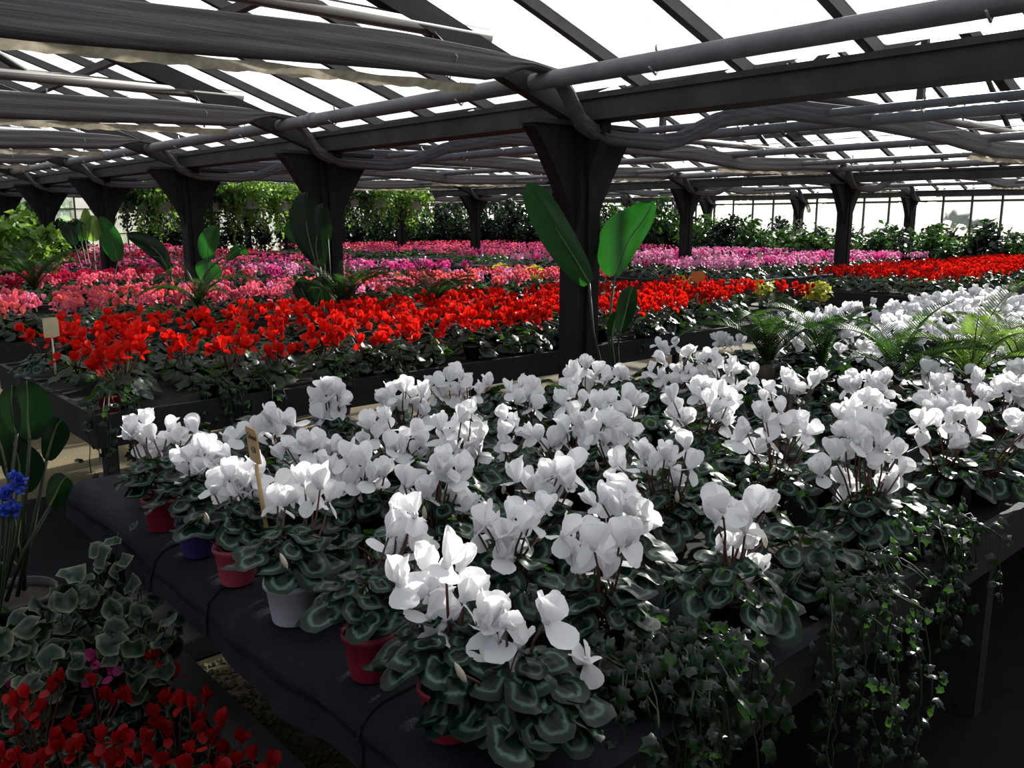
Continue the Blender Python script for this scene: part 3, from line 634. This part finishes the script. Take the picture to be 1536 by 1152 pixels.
# ------------------------------------------------------------------ low bench: red and magenta cyclamen
LZ = .22-.015
LB = [((50, 1070), [(77, 1031), (90, 1016), (27, 1051), (20, 1075), (53, 1075), (23, 1095), (60, 1060), (40, 1040)], 'red'), ((140, 1050), [(103, 1085), (127, 1068), (160, 1041), (140, 1021), (183, 1041), (115, 1090), (170, 1050)], 'red'),
 ((245, 1000), [(240, 978), (220, 995), (263, 1008), (232, 985), (247, 1015), (216, 1005)], 'red'), ((260, 1075), [(247, 1048), (273, 1051), (307, 1045), (230, 1071), (253, 1098), (285, 1055), (240, 1085), (300, 1078)], 'red'), ((330, 1095), [(333, 1081), (363, 1105), (340, 1121), (318, 1105), (300, 1090)], 'red'),
 ((100, 1120), [(87, 1118), (107, 1125), (63, 1138), (80, 1105), (120, 1118), (45, 1145)], 'red'), ((170, 1120), [(150, 1105), (173, 1108), (167, 1141), (185, 1130), (145, 1140), (190, 1110)], 'red'), ((225, 1125), [(230, 1125), (215, 1110), (290, 1121), (245, 1140), (205, 1140)], 'red'), ((370, 1140), [(403, 1141), (380, 1135), (355, 1140), (335, 1150)], 'red'),
 ((150, 992), [(122, 1001), (140, 983), (143, 1003), (175, 990), (165, 1005), (197, 994), (130, 1004)], 'magenta'), ((5, 1030), [(5, 1030), (-5, 1040), (12, 1025)], 'magenta'),
 ((20, 1140), [(10, 1150), (25, 1135), (40, 1150), (0, 1130)], 'red'), ((300, 1165), [(280, 1150), (310, 1160), (330, 1160)], 'red')]
for i, (c, fl, colr) in enumerate(LB):
    rnd = random.Random(i+900); Pc = at(c[0], c[1], 2, LZ+.235); B = Vector((min(.70, Pc.x), Pc.y, LZ))
    t = thing(colr+'_cyclamen', B, {'red': 'red cyclamen on the low board bench in deep shade', 'magenta': 'magenta cyclamen on the low board bench beside the variegated ivy'}[colr], 'plant', colr+' cyclamen on the low bench')
    pot('pot_dark', t, .05, .09); rosette(t, 14, .11, .13, .85, rnd)
    for fx, fy in fl:
        Q = near(fx, fy+6, (B.x, B.y, 0)); Q.z = min(.53, max(Q.z, LZ+.13))
        add_flower(t, Q-B, Vector((0, 0, .08)), fl_col['darkred' if colr == 'red' else colr], rnd, .78, True)

# ------------------------------------------------------------------ ivy
def ivy_leaf(size, seed, mats):
    r = random.Random(seed); out = []
    for a, q in ((0, 1), (22, .60), (48, .80), (75, .50), (105, .62), (140, .36), (170, .26), (190, .26), (220, .36), (255, .62), (285, .50), (312, .80), (338, .60)):
        t = radians(a); q *= r.uniform(.92, 1.08); out.append((q*cos(t)*size*.62, q*sin(t)*size*.62))
    n = len(out); vs = [(0, 0, .1*size)]; rad = [0]
    for s, z in ((.55, .07), (1, -.05)):
        vs += [(x*s, y*s, z*size+.05*size*sin(3*i+seed)*s) for i, (x, y) in enumerate(out)]; rad += [s]*n
    fs = [(0, 1+k, 1+(k+1) % n) for k in range(n)]+[(1+k, 1+n+k, 1+n+(k+1) % n, 1+(k+1) % n) for k in range(n)]
    return MB().add(vs, fs, rad).mesh('leaf', mats)
IV = [ivy_leaf(.050, s, 'ivy') for s in range(4)]; IVC = [leaf_mb(.058, s+70, 10, .3, .12, False).mesh('leaf', 'ivy_cream') for s in range(5)]
IVF = [ivy_leaf(.055, s+9, 'leaf_green') for s in range(3)]
def ivy(loc, label, vines, meshes, seed, step=.035, potm='pot_dark', sc=1, up=.55, pr=.055):
    rnd = random.Random(seed); t = thing('ivy', loc, label, 'ivy'); pot(potm, t, pr, .09); L = Vector(loc)
    for pts in vines:
        P = [Vector(p) for p in pts]; fine = []
        for a, b in zip(P[:-1], P[1:]):
            k = max(1, int((b-a).length/step)); fine += [a+(b-a)*(i/k)+Vector((rnd.uniform(-1, 1), rnd.uniform(-1, 1), rnd.uniform(-1, 1)))*.008 for i in range(k)]
        fine.append(P[-1])
        ob('vine', MB().tube(fine, .0022, 4).mesh('vine', 'stem_green'), t)
        for i, p in enumerate(fine[1:]):
            out = Vector((rnd.gauss(0, .6), rnd.gauss(0, .6), up+rnd.uniform(-.2, .4)))+Vector((-.35, -.45, 0))
            s = sc*rnd.uniform(.65, 1.2)
            ob('leaf', rnd.choice(meshes), t, frame(p+Vector((rnd.gauss(0, .02), rnd.gauss(0, .02), rnd.gauss(.005, .012))), out, rnd.uniform(0, 6.28), s))
    return t
def spray(n, rnd, reach, drop, ang0, ang1, h=.11):
    v = []
    for i in range(n):
        a = rnd.uniform(ang0, ang1); r1 = reach*rnd.uniform(.4, 1); d = drop*rnd.uniform(.1, 1)
        pts = [(0, 0, .08), (cos(a)*r1*.5, sin(a)*r1*.5, h), (cos(a)*r1, sin(a)*r1, h*.5)]
        if d > .04: pts += [(cos(a)*r1*1.08, sin(a)*r1*1.12, -.3*d), (cos(a)*r1*1.1, sin(a)*r1*1.15, -d)]
        v.append(pts)
    return v
rv = random.Random(21)
for i, (px, py, lab, n, reach, drop, sc) in enumerate(((1055, 985, 'green ivy bushing over the near bench edge beside the single white bloom', 22, .2, .18, .95), (985, 1030, 'green ivy hanging at the near bench corner', 16, .16, .2, .85),
        (1230, 860, 'dark green ivy spreading on the bench front with trails to the floor', 14, .24, .5, .8), (1330, 840, 'green ivy draped over the bench front edge board', 3, .2, .2, .8), (1425, 800, 'ivy trailing down beside the bench leg', 3, .18, .62, .9), (1525, 800, 'ivy spilling from the bench front past the leg', 9, .2, .25, .95))):
    P = at(px, py, 2, WZ+.09); by = max(.97, P.y); ivy((P.x, by, WZ-.0+(.014 if P.x < 1.7 else -.015)), lab, spray(n, rv, reach, drop, -2.6, -.5)+spray(7, rv, .16, 0, 0, 6.28), IV, 60+i, .030, sc=sc)
for i, (px, py, lab, n) in enumerate(((70, 960, 'cream edged ivy on the low bench beside the aisle', 19), (160, 930, 'tall cream edged ivy with climbing shoots on the low bench', 22), (215, 965, 'cream edged ivy at the far end of the low board', 16), (20, 1000, 'cream edged ivy next to the lone magenta bloom', 15))):
    P = at(px, py, 2, .50); v = []
    for k in range(n):
        a = rv.uniform(0, 6.28); r1 = rv.uniform(.03, .17); h = rv.uniform(.18, .42)*(1.35 if i == 1 and k % 3 == 0 else 1)
        v.append([(0, 0, .08), (cos(a)*r1*.5, sin(a)*r1*.5, h*.6), (cos(a)*r1, sin(a)*r1, h)])
    ivy((min(.72, P.x), min(2.85, P.y), LZ), lab, v, IVC, 160+i, .036, up=.75, sc=1.12)
for i, (px, py, lab, n, dr) in enumerate(((135, 590, 'green ivy in a red pot at the end of the scarlet bench', 12, .3), (370, 592, 'bright green ivy over the front board of the scarlet bench', 14, .14), (450, 585, 'green ivy clump on the front of the scarlet bench', 12, .12), (560, 560, 'green ivy under the scarlet blooms facing the front bench', 12, .1), (655, 552, 'green ivy at the scarlet bench before the aisle post', 12, .12), (960, 520, 'low green ivy beside the tall paddle leaf plant', 12, .1), (1040, 500, 'low ivy on the scarlet bench past the aisle post', 12, .1))):
    P = at(px, py, 2, RZ+.08); ivy((max(1.25, P.x), max(4.30, P.y) if i else 4.32, RZ-.015), lab, spray(n, rv, .17, dr, -2.9, -.2)+spray(8, rv, .14, 0, 0, 6.28), IVF, 260+i, .05, sc=1.0, potm='pot_red' if i == 0 else 'pot_dark')

# ------------------------------------------------------------------ sago palms
def frond(L, seed, n=22, w=.11, curl=1.0):
    r = random.Random(seed); m = MB(); pts = []; x = z = 0; a = 1.3
    for i in range(15): pts.append(Vector((x, 0, z))); x += cos(a)*L/14; z += sin(a)*L/14; a -= curl*1.5/14*(1+.3*r.random())
    m.mi = 1; m.tube(pts, [.0045*(1-.7*i/14) for i in range(15)], 5); m.mi = 0
    for k in range(3, n*2):
        q = k/(n*2)*14*.999; i = int(q); p = pts[i].lerp(pts[i+1], q-i); d = (pts[i+1]-pts[i]).normalized()
        v = q/14; ln = w*(sin(pi*(.12+.83*v))**.7)*r.uniform(.9, 1.1)
        for s in (-1, 1):
            up = Vector((-d.z, 0, d.x)); e = p+Vector((0, s, 0))*ln*.80+d*ln*.5+up*ln*.28; mid = p.lerp(e, .45)+up*.004; wd = d*.0024
            m.add([p-wd, p+wd, mid+wd*1.3, e, mid-wd*1.3], [(0, 1, 2, 3, 4)])
    return m
FRD = [frond(.60, s, 24, .10, .75+.25*s).mesh('frond', ['leaf_green', 'petiole']) for s in range(3)]
FRL = [frond(.60, s+5, 24, .10, .7+.25*s).mesh('frond', ['leaf_lime', 'petiole']) for s in range(3)]
def sago(loc, n, label, meshes, seed, sc=1, lean=None):
    rnd = random.Random(seed); t = thing('sago_palm', loc, label, 'palm'); pot('pot_dark', t, .07, .11)
    ob('trunk', MB().lathe([(.03, .09), (.045, .12), (.04, .16), (.01, .18)], 10).mesh('trunk', 'trunk'), t)
    for i in range(n):
        a = i*2.4+rnd.uniform(-.3, .3); s = sc*rnd.uniform(.8, 1.1)
        ob('frond', rnd.choice(meshes), t, T((0, 0, .16)) @ Matrix.Rotation(a, 4, 'Z') @ Matrix.Rotation(rnd.uniform(-.35, .25), 4, 'Y') @ Matrix.Diagonal((s, s, s, 1)))
for i, (px, py, n, lab, ms, sc) in enumerate(((1150, 545, 9, 'dark sago palm with arching fronds behind the white cyclamen', FRD, 1.0), (1232, 548, 10, 'sago palm with short bright fronds amid the white cyclamen', FRD, .85), (1345, 575, 11, 'sago palm with pale upright fronds among the white cyclamen', FRD, .9), (1455, 572, 10, 'lime green sago palm between the white cyclamen', FRL, .95), (1530, 560, 8, 'sago palm at the right end of the white cyclamen rows', FRL, .9))):
    P = at(px, py, 2, WZ+.17); sago((P.x, min(3.05, P.y), WZ-.015), n, lab, ms, 300+i, sc)
for i, (x, y, n, lab, sc) in enumerate(((3.55, 6.0, 12, 'sago palm arching over the back of the scarlet bench', 1.05), (4.35, 5.9, 10, 'second sago palm at the back of the scarlet bench by the croton', 1.0), (2.9, 7.3, 10, 'sago palm on the salmon pink bench near the dark round leaves', 1.0), (2.3, 10.2, 10, 'dark sago palm on the third bench near the broad green leaf', 1.1), (2.8, 13.0, 12, 'large dark fern palm on the fourth bench by the aisle', 1.3))):
    sago((x, y, RZ-.015), n, lab, FRD, 340+i, sc)

# ------------------------------------------------------------------ broad paddle leaves
def paddle(mid, wl, wr, side, mat, fold=.25, wave=0):
    # mid: list of points along the midrib; wl, wr: half widths; side: sideways direction
    mid = [Vector(p) for p in mid]; side = Vector(side).normalized(); fine = []; n = 14
    for i in range(n+1):
        q = i/n*(len(mid)-1); k = min(int(q), len(mid)-2); f = q-k
        p0, p1, p2, p3 = mid[max(0, k-1)], mid[k], mid[k+1], mid[min(len(mid)-1, k+2)]
        fine.append(.5*((2*p1)+(p2-p0)*f+(2*p0-5*p1+4*p2-p3)*f*f+(3*p1-p0-3*p2+p3)*f**3))
    rows = []
    for i, p in enumerate(fine):
        v = i/n; prof = (sin(pi*min(1, v*.93+.05))**.65) if v < 1 else .08; d = (fine[min(n, i+1)]-fine[max(0, i-1)]).normalized()
        up = d.cross(side).normalized(); sd = up.cross(d).normalized()*1; row = []
        for u in (-1, -.66, -.33, 0, .33, .66, 1):
            w = (wl if u < 0 else wr)*prof
            row.append(p-sd*(-u)*w*1.0+up*(abs(u)*fold*w)+up*(.012*wave*sin(7*v+5*u)))
        rows.append(row)
    m = MB().grid(rows); return m, fine
def paddle_leaf(t, loc, mid, wl, wr, side, mat, stalk, fold=.25, wave=0):
    L = Vector(loc); m, fine = paddle([Vector(p)-L for p in mid], wl, wr, side, mat, fold, wave)
    o = ob('leaf', m.mesh('leaf', mat), t); ob('midrib', MB().tube([p for p in fine], [.006*(1-.75*i/14) for i in range(15)], 5).mesh('midrib', 'midrib'), o)
    ob('leaf_stalk', MB().tube([Vector(p)-L for p in stalk], [.009, .008, .006][:len(stalk)] if len(stalk) <= 3 else .007, 6).mesh('leaf_stalk', 'petiole'), o)
VIEW = Vector((cos(HEAD), sin(HEAD), 0))
def upright(px, y=None, P=None): return [near(a, b, P) for a, b in px]
P0 = Vector((3.97, 3.40, 0)); t = thing('paddle_leaf_plant', P0, 'tall plant with two big paddle leaves standing against the aisle post', 'plant')
pot('pot_dark', t, .10, .2)
c0 = P0+Vector((0, 0, .2))
q = upright([(884, 425), (862, 388), (835, 345), (808, 300), (787, 280)], P=P0-VIEW*.06); q = [p-VIEW*.02*i for i, p in enumerate(q)]
paddle_leaf(t, P0, q, .12, .11, RT+VIEW*.5, 'blade', [c0, near(890, 500, P0), q[0]], .2, .6)
q = upright([(922, 415), (932, 385), (948, 355), (968, 330), (984, 302)], P=P0); q = [p+VIEW*.02*i for i, p in enumerate(q)]
paddle_leaf(t, P0, q, .19, .07, RT-VIEW*.25, 'blade', [c0, near(912, 500, P0), q[0]], .22, .8)
q = upright([(930, 500), (938, 470), (944, 445), (950, 430)], P=P0-VIEW*.05); paddle_leaf(t, P0, q, .06, .06, RT, 'blade_dark', [c0, near(926, 520, P0), q[0]], .3)
q = upright([(918, 505), (920, 490), (924, 476), (928, 468)], P=P0-VIEW*.02); paddle_leaf(t, P0, q, .05, .05, RT+VIEW, 'blade_dark', [c0, near(918, 520, P0), q[0]], .3)
P1 = at(470, 380, 0, 3.7); P1 = Vector((3.72, 6.42, 0)); t = thing('round_leaf_plant', P1, 'staked plant with dark rounded leaves before the second aisle post', 'plant'); pot('pot_dark', t, .12, .22)
c0 = P1+Vector((0, 0, .2))
for px, wl, wr, mt in (([(472, 390), (462, 350), (458, 315), (462, 288)], .14, .14, 'blade_dark'), ([(480, 400), (474, 370), (480, 335), (484, 305)], .12, .11, 'blade_dark'), ([(470, 372), (450, 352), (440, 338), (436, 330)], .10, .10, 'blade'), ([(476, 455), (480, 440), (484, 425), (486, 415)], .11, .11, 'blade_dark'), ([(468, 460), (455, 440), (450, 425), (446, 420)], .08, .08, 'blade_dark')):
    q = upright(px, P=P1-VIEW*R(-.05, .1)); paddle_leaf(t, P1, q, wl, wr, RT, mt, [c0, (c0+q[0])/2+Vector((R(-.04, .04), R(-.04, .04), 0)), q[0]], .15, .8)
for a in ((478, 352), (492, 352), (484, 352)):
    b = near(a[0]+8, 470, P1); ob('stake', MB().tube([b-P1, near(a[0], a[1], P1)-P1], .004, 5).mesh('stake', 'midrib'), t)
P2 = Vector((3.6, 9.35, 0)); t = thing('paddle_leaf_plant', P2, 'plant with an upright bright green leaf beside the third aisle post', 'plant'); pot('pot_dark', t, .12, .22); c0 = P2+Vector((0, 0, .2))
for px, wl, wr, mt in (([(312, 392), (312, 372), (318, 355), (326, 340)], .13, .09, 'blade'), ([(312, 425), (314, 410), (316, 400), (318, 393)], .17, .12, 'blade'), ([(252, 404), (238, 380), (215, 362), (190, 352)], .10, .10, 'blade_dark'), ([(256, 412), (247, 396), (238, 388), (230, 384)], .05, .05, 'blade'), ([(340, 390), (352, 378), (362, 374), (372, 382)], .06, .06, 'blade')):
    q = upright(px, P=P2); paddle_leaf(t, P2, q, wl, wr, RT if px[0][0] > 260 else RT+Vector((0, 0, 1)), mt, [c0, (c0+q[0])/2, q[0]], .2, .6)
P3 = Vector((3.5, 12.2, 0)); t = thing('paddle_leaf_plant', P3, 'leaning bright paddle leaf by the fourth aisle post', 'plant'); pot('pot_dark', t, .12, .22); c0 = P3+Vector((0, 0, .2))
for px, wl, wr, mt in (([(177, 392), (172, 372), (163, 348), (150, 325)], .17, .12, 'blade'), ([(140, 362), (139, 345), (142, 335), (148, 330)], .14, .14, 'leaf_lime'), ([(128, 360), (128, 340), (128, 325), (128, 312)], .07, .08, 'leaf_lime'), ([(112, 368), (108, 352), (103, 342), (99, 334)], .14, .10, 'blade_dark'), ([(122, 362), (121, 350), (121, 340), (122, 332)], .07, .07, 'blade')):
    q = upright(px, P=P3); paddle_leaf(t, P3, q, wl, wr, RT, mt, [c0, (c0+q[0])/2, q[0]], .2, .6)
P4 = Vector((.62, 3.55, 0)); t = thing('dark_leaf_plant', P4, 'tall plant with dark broad upright leaves in the shaded aisle', 'plant'); pot('pot_dark', t, .15, .26); c0 = P4+Vector((0, 0, .24))
for px, wl, wr in (([(45, 660), (42, 630), (42, 600), (40, 572)], .075, .075), ([(25, 650), (20, 620), (18, 600), (18, 578)], .06, .06), ([(35, 740), (30, 710), (28, 690), (20, 665)], .08, .08), ([(70, 690), (78, 660), (85, 640), (92, 630)], .05, .05), ([(10, 700), (2, 670), (-6, 650), (-14, 630)], .07, .07), ([(75, 760), (85, 740), (92, 725), (100, 715)], .05, .05)):
    q = upright(px, P=P4+VIEW*R(-.1, .1)); paddle_leaf(t, P4, q, wl, wr, RT, 'blade_dark', [c0+Vector((R(-.05, .05), R(-.05, .05), 0)), (c0+q[0])/2+Vector((R(-.03, .03), R(-.03, .03), 0)), q[0]], .3)
# blue flowering plant
P5 = Vector((.42, 3.05, 0)); t = thing('blue_flower_plant', P5, 'thin plant with small blue blossoms in the dark aisle', 'plant'); pot('pot_dark', t, .09, .16)
for px in ((28, 718), (12, 770), (26, 732), (4, 745), (18, 764)):
    q = near(px[0], px[1], P5)-P5; s = ob('stem', MB().tube([(0, 0, .14), q*.6+Vector((.01, 0, .05)), q], .003, 5).mesh('stem', 'stem_green'), t)
    for k in range(7):
        ob('blossom', fl_white[0] if False else (bpy.data.meshes.get('blue_blossom') or flower_mb(4, .018, .016, 2, 2).mesh('blue_blossom', 'petal_blue')), s, frame(q+Vector((R(-.02, .02), R(-.02, .02), R(-.015, .015))), (R(-1, 1), R(-1, 1), 1)))
rl = random.Random(8)
for k in range(16):
    a = rl.uniform(0, 6.28); r1 = rl.uniform(.03, .15); ob('leaf', IVF[k % 3], t, frame((cos(a)*r1, sin(a)*r1, rl.uniform(.2, .7)), (cos(a), sin(a), .6), a, .9))
# ------------------------------------------------------------------ crotons (yellow leaves)
def blob(n, rx, ry, rz, z0, size, seed, clump=0, low=.15):
    r = random.Random(seed); m = MB(); lf = [(-.5, 0, 0), (-.1, -.26, .03), (.5, 0, -.06), (-.1, .26, .03)]
    cl = [(r.gauss(0, .5), r.gauss(0, .5), r.gauss(0, .45)) for _ in range(clump)] if clump else None
    for i in range(n):
        while True:
            if cl:
                c = r.choice(cl); p = [c[k]+r.gauss(0, .16) for k in range(3)]
            else: p = [r.uniform(-1, 1) for _ in range(3)]
            if sum(v*v for v in p) < 1.1: break
        P = Vector((p[0]*rx, p[1]*ry, z0+(p[2]+1)*rz))
        if P.z < low: continue
        M = frame(P, (p[0]*.6+r.gauss(0, .5), p[1]*.6+r.gauss(0, .5), .5+r.gauss(0, .5)), r.uniform(0, 6.28), size*r.uniform(.6, 1.3))
        m.add([M @ Vector(v) for v in lf], [(0, 1, 2, 3)])
    return m
cro = [blob(70, .14, .14, .13, .06, .10, s).mesh('foliage', 'leaf_yellow') for s in range(2)]
for px, py, z in ((1290, 438, RZ), (1245, 440, RZ), (1225, 425, RZ), (1105, 408, RZ), (980, 400, RZ), (835, 432, RZ), (780, 405, RZ)):
    P = at(px, py, 2, z+.2); P.y = max(4.35, P.y); P.x = min(P.x, 7.95); P.y = 6.0 if 6.0 < P.y < 7.35 else P.y
    t = thing('croton', (P.x, P.y, z-.015), 'yellow leaved croton among the scarlet cyclamen', 'plant', 'yellow crotons'); pot('pot_dark', t); ob('foliage', cro[px % 2], t, None, 'stuff')

# ------------------------------------------------------------------ hedge shrubs, left foliage, hanging baskets, trees
shr = [blob(1500, .62, .62, .85, .25, .15, s, 26).mesh('foliage', 'leaf_green') for s in range(2)]+[blob(1500, .62, .62, .85, .25, .14, s+4, 26).mesh('foliage', 'leaf_dark') for s in range(2)]
stm = MB().tube([(0, 0, 0), (.02, .01, .5), (.0, .03, 1.2)], [.03, .025, .012], 6); 
for k in range(4): a = k*1.6; stm.tube([(0, 0, .4+.15*k), (cos(a)*.2, sin(a)*.2, .8+.15*k), (cos(a)*.35, sin(a)*.35, 1.2+.1*k)], .012, 5)
stm = stm.mesh('stem', 'trunk')
rh = random.Random(31); yy = 3.6
while yy < 29.5:
    for lane in (0, 1):
        hgt = (.84 if yy < 10 else .93 if yy < 14 else 1.12)*rh.uniform(.88, 1.06)
        x = 18.7+lane*1.3+rh.uniform(-.2, .2); y2 = yy+lane*.4+rh.uniform(-.15, .15)
        t = thing('hedge_shrub', (x, y2, 0), 'leafy evergreen shrub in the hedge along the glass wall', 'shrub', 'shrubs of the hedge')
        ob('stem', stm, t); ob('foliage', shr[rh.randrange(4)], t, Matrix.Rotation(rh.uniform(0, 6), 4, 'Z') @ Matrix.Diagonal((1.1, 1.1, hgt, 1)), 'stuff'); pot('pot_dark', t, .2, .3)
    yy += 1.02
# tall shrubs in the back corner
for i, x in enumerate([9.5, 10.5, 11.5, 12.6, 13.7, 14.8, 16.0, 17.2]):
    t = thing('corner_shrub', (x, 26.5+.5*sin(i), 0), 'tall dark shrub at the back wall of the greenhouse', 'shrub', 'tall shrubs at the back wall'); ob('stem', stm, t)
    ob('foliage', shr[2+i % 2], t, Matrix.Rotation(i, 4, 'Z') @ Matrix.Diagonal((1.2, 1.2, 1.1, 1)), 'stuff')
lime = [blob(420, .4, .4, .42, .15, .16, s+60, 12).mesh('foliage', m) for s, m in ((0, 'leaf_lime'), (1, 'leaf_green'), (2, 'leaf_lime'))]
for i, (x, y, s) in enumerate(((2.75, 13.5, 1.0), (2.95, 14.6, 1.0), (3.35, 13.7, .85), (3.6, 14.7, .8), (3.5, 16.6, 1.1), (4.2, 17.4, 1.0), (4.0, 18.0, 1.0), (5.2, 19.5, 1.0), (4.2, 20.4, 1.4), (5.0, 22.5, 1.4))):
    t = thing('leafy_shrub', (x, y, RZ-.015), ['lime green leafy pot plant at the far end of the aisle benches', 'mid green leafy pot plant at the far end of the aisle benches'][i % 2], 'shrub', 'leafy pot plants at the far aisle end')
    pot('pot_dark', t, .1, .16); ob('foliage', lime[(i % 2) if i % 2 else (i % 4)], t, Matrix.Rotation(i*1.1, 4, 'Z') @ Matrix.Diagonal((s, s, s, 1)), 'stuff')
def trailer(seed, mat):
    m = blob(330, .36, .36, .20, -.05, .12, seed, 0, -1); r = random.Random(seed); lf = [(-.5, 0, 0), (-.1, -.28, .03), (.5, 0, -.06), (-.1, .28, .03)]
    for v in range(24):
        a = r.uniform(0, 6.28); q = r.uniform(.2, .38); ln = r.uniform(.2, .85)*(1 if r.random() < .6 else .5); x, y = cos(a)*q, sin(a)*q
        for k in range(int(ln/.028)):
            M = frame((x+r.gauss(0, .035), y+r.gauss(0, .035), .1-k*.028), (r.gauss(0, .6)+cos(a), r.gauss(0, .6)+sin(a), .4), r.uniform(0, 6), r.uniform(.06, .11))
            m.add([M @ Vector(p) for p in lf], [(0, 1, 2, 3)])
    return m.mesh('trailing_foliage', mat)
trl = [trailer(s, m) for s, m in ((1, 'leaf_lime'), (2, 'leaf_green'), (3, 'leaf_lime'))]
bk = MB().lathe([(.10, -.20), (.11, -.195), (.16, -.01), (.175, 0), (.165, 0), (.15, -.03)], 16).mesh('basket_pot', 'pot_white')
hw = [MB().tube([(cos(a)*.16, sin(a)*.16, 0), (0, 0, .5)], .004, 4).mesh('hanger_wire', 'steel') for a in (0, 2.1, 4.2)]
hk = MB().tube([(0, 0, .5), (.03, 0, .55), (0, 0, .60), (-.03, 0, .57)], .005, 5).mesh('hook', 'steel')
for i, (px, py, y) in enumerate(((190, 303, 17.4), (218, 300, 17.2), (243, 304, 16.8), (272, 300, 17.6), (318, 302, 16.8), (345, 303, 16.8), (378, 298, 16.6), (402, 300, 17.2), (424, 302, 16.8), (452, 300, 17), (528, 297, 16.6), (548, 300, 16.9), (572, 297, 16.6), (598, 300, 17), (622, 302, 16.6))):
    P = at(px, py, 1, y); t = thing('hanging_basket', P, 'white hanging basket with trailing green foliage under the roof', 'hanging basket', 'hanging baskets over the far benches')
    ob('basket_pot', bk, t); ob('trailing_foliage', trl[i % 3], t, Matrix.Rotation(i, 4, 'Z') @ Matrix.Diagonal((1.15, 1.15, 1.1, 1)), 'stuff'); ob('hook', hk, t)
    for m in hw: ob('hanger_wire', m, t)
rail = thing('basket_rail', (4, 17, 2.56), 'thin rail carrying the hanging baskets', 'rail'); ob('tube', MB().tube([(0, 0, 0), (9.5, 0, 0)], .015, 6).mesh('tube', 'pipe'), rail)
tr_ = [blob(1500, 1.6, 1.6, 1.5, 1.0, .42, s+90, 26).mesh('crown', 'leaf_tree') for s in range(2)]
trk = MB().tube([(0, 0, 0), (.05, 0, 1.5), (0, .1, 3)], [.14, .11, .06], 7).mesh('trunk', 'trunk')
for i, (x, y, s) in enumerate(((27, 9.6, 1.0), (31.5, 7.2, 1.15), (26.5, 13.2, .8), (30, 15, 1.0), (33, 11.0, 1.1), (36, 2, 1.2), (31, 19, 1.0), (28, 23, 1.1), (8, 36, 1.0), (3, 37, 1.1), (14, 37, 1.1))):
    t = thing('tree', (x, y, -.05), 'young tree growing outside beyond the glass wall', 'tree', 'trees outside the glass'); ob('trunk', trk, t); ob('crown', tr_[i % 2], t, Matrix.Rotation(i, 4, 'Z') @ Matrix.Diagonal((s, s, s, 1)), 'stuff')

# ------------------------------------------------------------------ price tags
def lettering(parent, txt, size, M):
    c = bpy.data.curves.new('lettering', 'FONT'); c.body = txt; c.size = size; c.align_x = 'CENTER'; c.extrude = .0002; c.shear = .25
    o = bpy.data.objects.new('tmp', c); me = bpy.data.meshes.new_from_object(o); me.name = 'lettering'; me.materials.clear(); me.materials.append(MATS['ink'])
    bpy.data.objects.remove(o); ob('lettering', me, parent, M)
def price_tag(foot, top, facing, wdt, hgt, label, mat, text=None, thick=.003):
    foot = Vector(foot); top = Vector(top); t = thing('price_tag', foot, label, 'price tag'); d = (top-foot)
    ob('stick', MB().tube([(0, 0, 0), d*.98], [.006, .005], 6).mesh('stick', mat), t)
    z = d.normalized(); f = Vector(facing); x = z.cross(f).normalized(); f = x.cross(z)
    M = Matrix(((x.x, -f.x, z.x, d.x), (x.y, -f.y, z.y, d.y), (x.z, -f.z, z.z, d.z), (0, 0, 0, 1)))
    c = hgt*.13; out = [(-wdt/2, 0.02*hgt), (wdt/2*.35, -.02*hgt), (wdt/2, .05*hgt), (wdt/2, hgt-c), (wdt/2-c*.6, hgt), (-wdt/2+c*.4, hgt), (-wdt/2, hgt-c*.6)]
    n = len(out); vs = [(a, y, b) for y in (-thick/2, thick/2) for a, b in out]
    pl = ob('plate', MB().add(vs, [tuple(range(n)), tuple(range(2*n-1, n-1, -1))]+[(i, n+i, n+(i+1) % n, (i+1) % n) for i in range(n)]).mesh('plate', mat, False), t, M)
    if text:
        for s, (tx, sz, zz) in zip((1, 1), text): lettering(pl, tx, sz, T((0, -thick/2-.0006, zz)) @ Matrix.Rotation(pi/2, 4, 'X'))
B = Vector((.97, 1.86, 0)); price_tag(near(404, 822, B), near(384, 694, B), -VIEW*.55-RT*.83+Vector((0, 0, .1)), .085, .088, 'wooden price tag on a stick with handwritten words before white cyclamen', 'tag', [('Ciclamini', .020, .060), ('4,50', .023, .026)])
B = at(78, 506, 0, 1.25); price_tag((B.x, B.y, RZ), B, -VIEW*.6+RT*.8, .085, .11, 'pale price tag on a stick in the scarlet cyclamen', 'tag_pale')
B = at(1047, 422, 0, 6.6); price_tag((B.x, B.y, RZ), B, -VIEW, .12, .09, 'small orange price card among scarlet and yellow plants', 'tag_orange')
B = at(1139, 390, 0, 11.4); price_tag((B.x, B.y, RZ), B, -VIEW, .06, .12, 'pale price tag above the lilac cyclamen', 'tag_pale')
# pale fallen stem by the aisle post
a = near(826, 482, (3.4, 4.2, 0)); b = near(863, 508, (3.6, 4.1, 0))
tag(ob('cut_stem', MB().tube([(0, 0, 0), (b-a)*.5+Vector((0, 0, .02)), b-a], [.006, .009, .012], 6).mesh('cut_stem', 'midrib'), None, T(a)), 'pale cut leaf stalk leaning beside the aisle post', 'stalk')
print('objects', len(bpy.data.objects))
